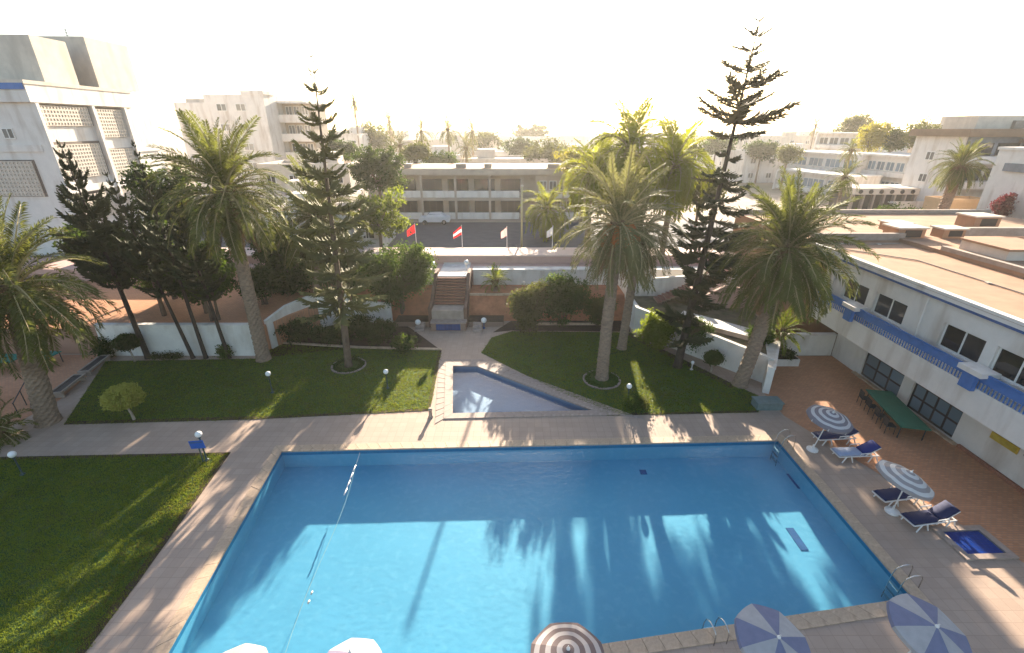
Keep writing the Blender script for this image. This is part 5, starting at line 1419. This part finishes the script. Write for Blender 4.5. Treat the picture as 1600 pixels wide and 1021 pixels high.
# parasols
def parasol(lab, apex, r, kind, az=0.0, tilt=(0, 0), n=8, base_xy=None, zb=0.0, flat=.34):
    apex = Vector(apex)
    bx, by = base_xy if base_xy else (apex.x - tilt[1] * 1.6, apex.y + tilt[0] * 1.6)
    t = thing('parasol', lab, 'parasol', (bx, by, zb), 0, 'parasols round the pool')
    ap = apex - Vector((bx, by, zb))
    mt = Matrix.Translation(ap) @ Euler((tilt[0], tilt[1], az)).to_matrix().to_4x4()
    MB().tube([(0, 0, 0), ap + mt.to_3x3() @ Vector((0, 0, .06))], .022, 8).build('pole', M['plastic'], t)
    MB().lathe([(.26, 0), (.26, .07), (.12, .13), (.04, .16), (.04, .32)], 14).build('base', M['plastic'], t)
    mats = {'lav': ('canvas', 'lavender'), 'palelav': ('canvas', 'palelav'), 'cream': ('creamcanvas', 'creamcanvas'), 'grey': ('rings_grey',) * 2, 'pale': ('rings_pale',) * 2, 'brown': ('rings_brown',) * 2}[kind]
    h = r * flat
    for k in range(n):
        vs = []; fs = []
        J = 6
        for j in range(J + 1):
            u = j / J
            for q in range(5):
                a = 2 * PI * (k + q / 4) / n
                sag = 1 - .035 * math.sin(PI * q / 4) * u
                rr = r * u * sag
                z = -h * u ** 1.25 - .02 * math.sin(PI * q / 4) * u + (.05 if j == 0 else 0) * 0
                vs.append((rr * math.cos(a), rr * math.sin(a), z))
        for q in range(5):     # valance
            a = 2 * PI * (k + q / 4) / n
            rr = r * (1 - .035 * math.sin(PI * q / 4)) * 1.005
            vs.append((rr * math.cos(a), rr * math.sin(a), -h - .13))
        for j in range(J + 1):
            for q in range(4):
                fs.append((j * 5 + q, j * 5 + q + 1, (j + 1) * 5 + q + 1, (j + 1) * 5 + q))
        o = MB().add(vs, fs).build('canopy_panel', M[mats[k % 2]], t)
        o.matrix_local = mt
        a = 2 * PI * k / n
        rb_ = MB().tube([(0, 0, -.04), (r * .55 * math.cos(a), r * .55 * math.sin(a), -h * .55 - .02), (r * math.cos(a), r * math.sin(a), -h - .03)], .010, 4).build('rib', M['metal'], t)
        rb_.matrix_local = mt
    f = MB().lathe([(.05, -.02), (.05, .02), (.02, .06), (.012, .12)], 8).build('finial', M['plastic'], t)
    f.matrix_local = mt
    return t
parasol('grey and white ringed parasol over the far pair of loungers', gp(1302, 645, 2.25), .98, 'grey', .2, (R(8), R(4)), base_xy=(14.75, 18.15))
parasol('pale parasol with grey rings, sunlit half, over the near pair of loungers', gp(1424, 738, 2.25), 1.0, 'pale', .3, (R(8), R(14)), base_xy=(15.65, 14.2))
parasol('cream parasol cut by the bottom edge at far left', gp(364, 1036, 2.3), .8, 'cream', .2, (R(-10), R(3)))
parasol('white and pale lavender parasol at the bottom edge, second from left', gp(547, 1020, 2.35), .78, 'palelav', .3, (R(-12), R(4)), flat=.4)
parasol('brown grey parasol with pale rings in the bottom middle', gp(888, 1014, 2.35), 1.0, 'brown', .4, (R(-3), R(0)))
parasol('blue and white segmented parasol on the near pool edge left of its twin', gp(1217, 996, 2.35), .98, 'lav', .2, (R(10), R(6)), flat=.28)
parasol('blue and white segmented parasol at the near right pool corner', gp(1464, 979, 2.35), .98, 'lav', -.05, (R(10), R(8)), flat=.28)

# loungers : head (raised back) towards +x
def lounger(lab, x, y, rz, cush, seatmat=None, back=32, z=0.0):
    t = thing('sun_lounger', lab, 'sun lounger', (x, y, z), rz, 'sun loungers beside the pool')
    seatmat = seatmat or cush
    f = MB()
    for sy in (-.31, .31):
        f.tube([(-.98, sy, .32), (.25, sy, .34), (.92, sy, .34)], .028, 6)
    f.box(-1.0, -.94, -.31, .31, .30, .345); f.box(.86, .92, -.31, .31, .31, .35); f.box(.22, .28, -.31, .31, .31, .35)
    f.build('frame', M['plastic'], t)
    for lx, dx in ((-.62, -.16), (-.40, .14), (.62, -.14), (.80, .16)):
        for sy in (-.31, .31):
            MB().tube([(0, 0, 0), (dx, sy * .05, -.335)], [.032, .026], 6).build('leg', M['plastic'], t, loc=(lx, sy, .33))
    for sy in (-.36, .36):
        MB().tube([(-.05, sy, .34), (-.02, sy, .52), (.42, sy, .54), (.5, sy, .36)], [.025, .025, .028, .025], 6).build('armrest', M['plastic'], t)
    def cushion(L, wd, th):
        m = MB(); N = 8
        vs = []; fs = []
        for i in range(N + 1):
            u = i / N
            for j, (yy, zz) in enumerate(((-wd / 2, .01), (-wd / 2 + .03, th), (0, th + .012), (wd / 2 - .03, th), (wd / 2, .01))):
                vs.append((L * u, yy, zz + .018 * math.sin(u * N * PI * .5) ** 2 - (.03 if i in (0, N) and j in (1, 2, 3) else 0)))
        for i in range(N):
            for j in range(4): fs.append((i * 5 + j, (i + 1) * 5 + j, (i + 1) * 5 + j + 1, i * 5 + j + 1))
            fs.append((i * 5 + 4, (i + 1) * 5 + 4, (i + 1) * 5, i * 5))
        fs += [(0, 1, 2, 3, 4), (N * 5 + 4, N * 5 + 3, N * 5 + 2, N * 5 + 1, N * 5)]
        return m.add(vs, fs)
    cushion(1.22, .60, .07).build('seat_cushion', M[seatmat], t, True, loc=(-.98, 0, .35))
    o = cushion(.80, .60, .07).build('back_cushion', M[cush], t, True, loc=(.24, 0, .36), rot=(0, R(-back), 0))
    m = MB().tube([(0, -.29, -.02), (.78, -.29, -.02), (.78, .29, -.02), (0, .29, -.02)], .024, 6)
    m.build('back_frame', M['plastic'], t, loc=(.24, 0, .355), rot=(0, R(-back), 0))
    MB().tube([(.55, 0, .34), (.72, 0, .36 + math.tan(R(back)) * .42)], .018, 6).build('back_strut', M['plastic'], t)
    return t
lounger('navy lounger under the far ringed parasol', 16.2, 18.85, R(4), 'navy', None, 25)
lounger('lounger with a bright navy back and a pale blue towel on its seat', 16.35, 17.55, R(2), 'navy2', 'paleblue', 34)
lounger('navy lounger right behind the base of the near ringed parasol', 16.35, 14.85, R(8), 'navy', None, 15)
lounger('dark navy lounger nearest the blue foot bath, back raised', 16.55, 13.6, R(8), 'navy', None, 34)
# foot bath
t = thing('foot_bath', 'sunken blue foot bath in a pale stone frame on the pool deck', 'foot bath', (17.55, 12.65, 0), R(2))
for nm, (x0, x1, y0, y1) in (('frame_stone', (-1.0, 1.0, -.75, -.53)), ('frame_stone', (-1.0, 1.0, .53, .75)), ('frame_stone', (-1.0, -.74, -.525, .525)), ('frame_stone', (.74, 1.0, -.525, .525))):
    MB().box(x0, x1, y0, y1, -.02, .09).build(nm, M['stone_grey'], t)
MB().box(-.735, .735, -.525, .525, -.01, .02).build('tile_floor', mk_tile('foot_bath_tile', (0.015, 0.05, 0.26), (0.02, 0.07, 0.34), (0.03, 0.06, 0.2), .12, .12, 0, .3, .2, wcol=(.02, .04, .2)), t)
MB().add([(-.735, -.525, .08), (.735, -.525, .08), (.735, .525, .08), (-.735, .525, .08)], [(0, 1, 2, 3)]).build('bath_water', M['water2'], t)
# long green table with dark chairs
t = thing('long_table', 'long green table on dark legs before the ground floor windows', 'table', (20.55, 20.7, 0), R(-12))
MB().box(-.65, .65, -1.95, .0, .74, .785).build('table_top', M['greentable'], t)
MB().box(-.65, .65, .012, 1.75, .742, .787).build('table_top', M['greentable'], t)
MB().box(-.6, .6, -1.8, 1.6, .66, .735).build('apron', M['greentable'], t)
for sx in (-.55, .55):
    for sy in (-1.75, -.1, 1.55):
        MB().tube([(0, 0, 0), (0, 0, .70)], .03, 6).build('leg', M['darkmetal'], t, loc=(sx, sy, 0))
def chair(lab, x, y, rz):
    t = thing('garden_chair', lab, 'chair', (x, y, 0), rz, 'dark chairs at the long green table')
    MB().box(-.22, .22, -.22, .22, .43, .47).build('seat', M['darkmetal'], t)
    MB().box(-.22, .22, .20, .24, .52, .88).build('backrest', M['darkmetal'], t)
    for sx in (-.2, .2):
        for sy in (-.2, .22):
            MB().tube([(0, 0, 0), (0, 0, .43 if sy < 0 else .86)], .017, 5).build('leg', M['darkmetal'], t, loc=(sx, sy, 0))
for i, d in enumerate((-1.3, -.45, .45, 1.3)):
    q = Matrix.Rotation(R(-12), 2) @ Vector((-.8, d))
    chair('dark chair on the pool side of the long green table, ' + ('nearest the camera', 'second nearest the camera', 'second farthest from the camera', 'farthest from the camera')[i], 20.55 + q.x, 20.7 + q.y, PI / 2 + R(-12))
# left terrace furniture in green
t = thing('green_parasol_table', 'green topped table at the left edge behind the big palm trunk', 'table', (-33.3, 26.4, 0))
MB().box(-1.6, 1.2, -.6, .6, .74, .79).build('table_top', M['greencloth'], t)
for sx in (-1.4, 1.0):
    for sy in (-.5, .5): MB().tube([(0, 0, 0), (0, 0, .74)], .03, 6).build('leg', M['darkmetal'], t, loc=(sx, sy, 0))
t = thing('green_side_table', 'small green table between the big palm trunk and the wall', 'table', (-30.9, 26.8, 0))
MB().box(-.7, .7, -.6, .6, .74, .79).build('table_top', M['greencloth'], t)
for sx in (-.6, .6):
    for sy in (-.5, .5): MB().tube([(0, 0, 0), (0, 0, .74)], .03, 6).build('leg', M['darkmetal'], t, loc=(sx, sy, 0))
t = thing('railing', 'thin dark handrail on the left terrace beside the big palm', 'railing', (-28.6, 23.4, 0), R(-55))
MB().tube([(0, 0, .95), (3.2, 0, .95)], .03, 6).build('rail', M['darkmetal'], t)
for x in (0.05, 1.6, 3.15): MB().tube([(0, 0, 0), (0, 0, .95)], .025, 6).build('rail_post', M['darkmetal'], t, loc=(x, 0, 0))

# pool ladders
def ladder(lab, x, y, rz, posts=.85, w_=.5):
    t = thing('pool_ladder', lab, 'pool ladder', (x, y, 0), rz, 'steel ladders on the pool edge')
    for sx in (-w_ / 2, w_ / 2):
        pts = [(0, -.45, 0.03), (0, -.45, posts * .7), (0, -.40, posts * .92), (0, -.28, posts), (0, -.08, posts * .97), (0, .10, posts * .75), (0, .16, posts * .35), (0, .18, -.3), (0, .18, -1.0)]
        MB().tube(pts, .017, 7).build('handrail', M['metal'], t, True, loc=(sx, 0, 0))
    for z in (-.2, -.5, -.8):
        MB().box(-w_ / 2, w_ / 2, .14, .22, z, z + .03).build('rung', M['metal'], t)
ladder('steel ladder at the far right pool corner near the ringed parasol', 13.35, 18.4, R(90))
ladder('steel ladder at the near right pool corner by the parasol', 13.5, 11.0, R(90), .62, .42)
ladder('thin steel ladder on the near pool edge left of the blue parasol', gp(1115, 992).x, 9.35, R(8), .6, .42)
# short stone post and a leaning float rope
t = thing('bollard', 'small stone bollard beside the left corner of the paddling pool', 'bollard', tuple(gp(673, 652)))
MB().lathe([(.14, 0), (.14, .05), (.10, .1), (.09, .42), (.13, .46), (.10, .55)], 10).build('post', M['concrete'], t, True)
t = thing('lane_rope', 'thin pale float rope lying across the left side of the pool', 'rope', (-7.4, 17.9, 0))
import itertools
pts = [(0, -.0, .02), (0, -.35, -.08)] + [(0.12 * math.sin(i * .5) + .055 * i, -.7 - .78 * i, -.15) for i in range(13)]
MB().tube(pts, .008, 5).build('rope', M['rope'], t)
rnd = random.Random(9)
for i in range(2):
    o = MB().lathe([(.015, -.07), (.03, -.05), (.035, 0), (.03, .05), (.015, .07)], 8).build('float', M['rope'], t, True, loc=(.06 * (9 + i * .5), -7.2 - i * .33, -.10), rot=(PI / 2, 0, rnd.uniform(-.3, .3)))
for i in range(4):
    MB().lathe([(.012, -.22), (.028, -.2), (.028, .2), (.012, .22)], 7).build('float', M['plastic'], t, True, loc=(.02 + i * .03, -.95 - i * .5, -.105), rot=(PI / 2, 0, 0))

# flags on the street parapet
def flag(lab, px, py_top, kind, Y=43.4, h=2.6, L=1.15, side=-1):
    p = dp(px, py_top, Y)
    z0 = 3.78 if Y < 44 else TZ
    t = thing('flag', lab, 'flag', (p.x, Y, z0), 0, 'flags along the street')
    H_ = p.z - z0
    MB().tube([(0, 0, 0), (0, 0, H_)], [.035, .025], 6).build('pole', M['plastic'], t)
    MB().lathe([(.02, 0), (.045, .03), (.02, .07)], 6).build('finial', M['plastic'], t, loc=(0, 0, H_))
    def strip(v0, v1, mat, nm):
        vs = []; fs = []; N = 8
        for i in range(N + 1):
            u = i / N
            for v in (v0, v1):
                droop = -.55 * u ** 1.2 * L
                vs.append((side * (u * L * .72), .10 * math.sin(u * 7 + v), H_ - .05 - v * .8 + droop * (1 - .35 * v)))
        for i in range(N): fs.append((2 * i, 2 * i + 1, 2 * i + 3, 2 * i + 2))
        return MB().add(vs, fs).build(nm, mat, t)
    if kind == 'triband':
        for k, mm in enumerate(('red', 'flagwhite', 'red')): strip(k / 3, (k + 1) / 3, M[mm], 'cloth_band')
    else:
        strip(0, 1, M[kind], 'cloth')
    if kind == 'red':
        o = Vector((side * .36 * L, -.13, H_ - .05 - .4 - .28 * L))
        pts = []
        for k in range(10):
            a = PI / 2 + k * PI / 5; r_ = .17 if k % 2 == 0 else .075
            pts.append(o + Vector((math.cos(a) * r_, -.02, math.sin(a) * r_)))
        pts += [p_ + Vector((0, .03, 0)) for p_ in pts]
        MB().add(pts, [tuple(range(10)), tuple(range(19, 9, -1))] + [(k, (k + 1) % 10, (k + 1) % 10 + 10, k + 10) for k in range(10)]).build('star', M['flaggreen'], t)
flag('red flag with a green star, left of the stair axis', 648, 350, 'red')
flag('red and white banded flag above the stair axis', 721, 353, 'triband')
flag('pinkish pale flag right of the banded flag', 792, 355, 'flagpink', L=.8)
flag('white flag right of the tall yellow pole', 864, 354, 'flagwhite', L=.8)
flag('white flag half hidden by the left trees', 570, 354, 'flagwhite', L=.9)
p = dp(815, 384, 47)
t = thing('lamp_pole', 'tall pale yellow pole in front of the gallery building', 'pole', (p.x, 47, TZ))
hp = dp(815, 292, 47).z - TZ
MB().tube([(0, 0, 0), (0, 0, hp)], [.11, .08], 10).build('pole_shaft', mk('pale_yellow_paint', (0.55, 0.47, 0.24), .6, .1, 3, 0), t, True)
MB().lathe([(.12, 0), (.16, .08), (.05, .16)], 10).build('pole_cap', M['cream'], t, True, loc=(0, 0, hp))
MB().lathe([(.2, 0), (.2, .1), (.13, .2)], 10).build('pole_base', M['concrete'], t)

# parked vehicles on the far street
def car(lab, x, y, rz, mat):
    t = thing('parked_car', lab, 'car', (x, y, TZ + .02), rz)
    prof = [(-2.0, .35), (-2.05, .75), (-1.9, .92), (-1.2, .98), (-.65, 1.42), (.85, 1.45), (1.5, 1.02), (2.0, .9), (2.05, .5), (1.95, .32)]
    n = len(prof)
    vs = [(x_, -.82 + (.12 if z_ > 1.1 else 0), z_) for x_, z_ in prof] + [(x_, .82 - (.12 if z_ > 1.1 else 0), z_) for x_, z_ in prof]
    MB().add(vs, [tuple(range(n)), tuple(range(2 * n - 1, n - 1, -1))] + [((i + 1) % n, i, i + n, (i + 1) % n + n) for i in range(n)]).build('body', mat, t)
    for s_ in (-1, 1):
        m = MB().add([(-1.05, s_ * .80, 1.0), (-.62, s_ * .72, 1.36), (.8, s_ * .72, 1.38), (1.3, s_ * .80, 1.02)], [(0, 1, 2, 3)]); m.build('side_window', M['glass'], t)
        for wx in (-1.25, 1.25):
            w_ = MB().lathe([(.31, -.1), (.31, .1)], 14).build('wheel', M['rubber'], t, loc=(wx, s_ * .76, .31), rot=(PI / 2, 0, 0))
            MB().lathe([(.17, -.11), (.17, .11)], 10).build('rim', M['metal'], w_)
    MB().add([(-1.18, -.66, 1.01), (-1.18, .66, 1.01), (-.68, .62, 1.40), (-.68, -.62, 1.40)], [(0, 1, 2, 3)]).build('windscreen', M['glass'], t)
p = gp(680, 350, TZ); car('white car parked before the gallery building balustrade', p.x, p.y, 0.05, M['carpaint'])

# ------------------------------------------------------------------ haze over the whole place
hz = MB().box(-1640, 1640, -90, 1640, -3.2, 26.0).build('haze', None)
m = bpy.data.materials.new('haze_air'); m.use_nodes = True
n = m.node_tree.nodes; n.remove(n['Principled BSDF'])
pv = n.new('ShaderNodeVolumePrincipled')
pv.inputs['Color'].default_value = (0.98, 0.95, 0.90, 1)
pv.inputs['Density'].default_value = HAZE_DENSITY
pv.inputs['Anisotropy'].default_value = 0.55
m.node_tree.links.new(pv.outputs[0], n['Material Output'].inputs['Volume'])
hz.data.materials.append(m)
tag(hz, kind='stuff')
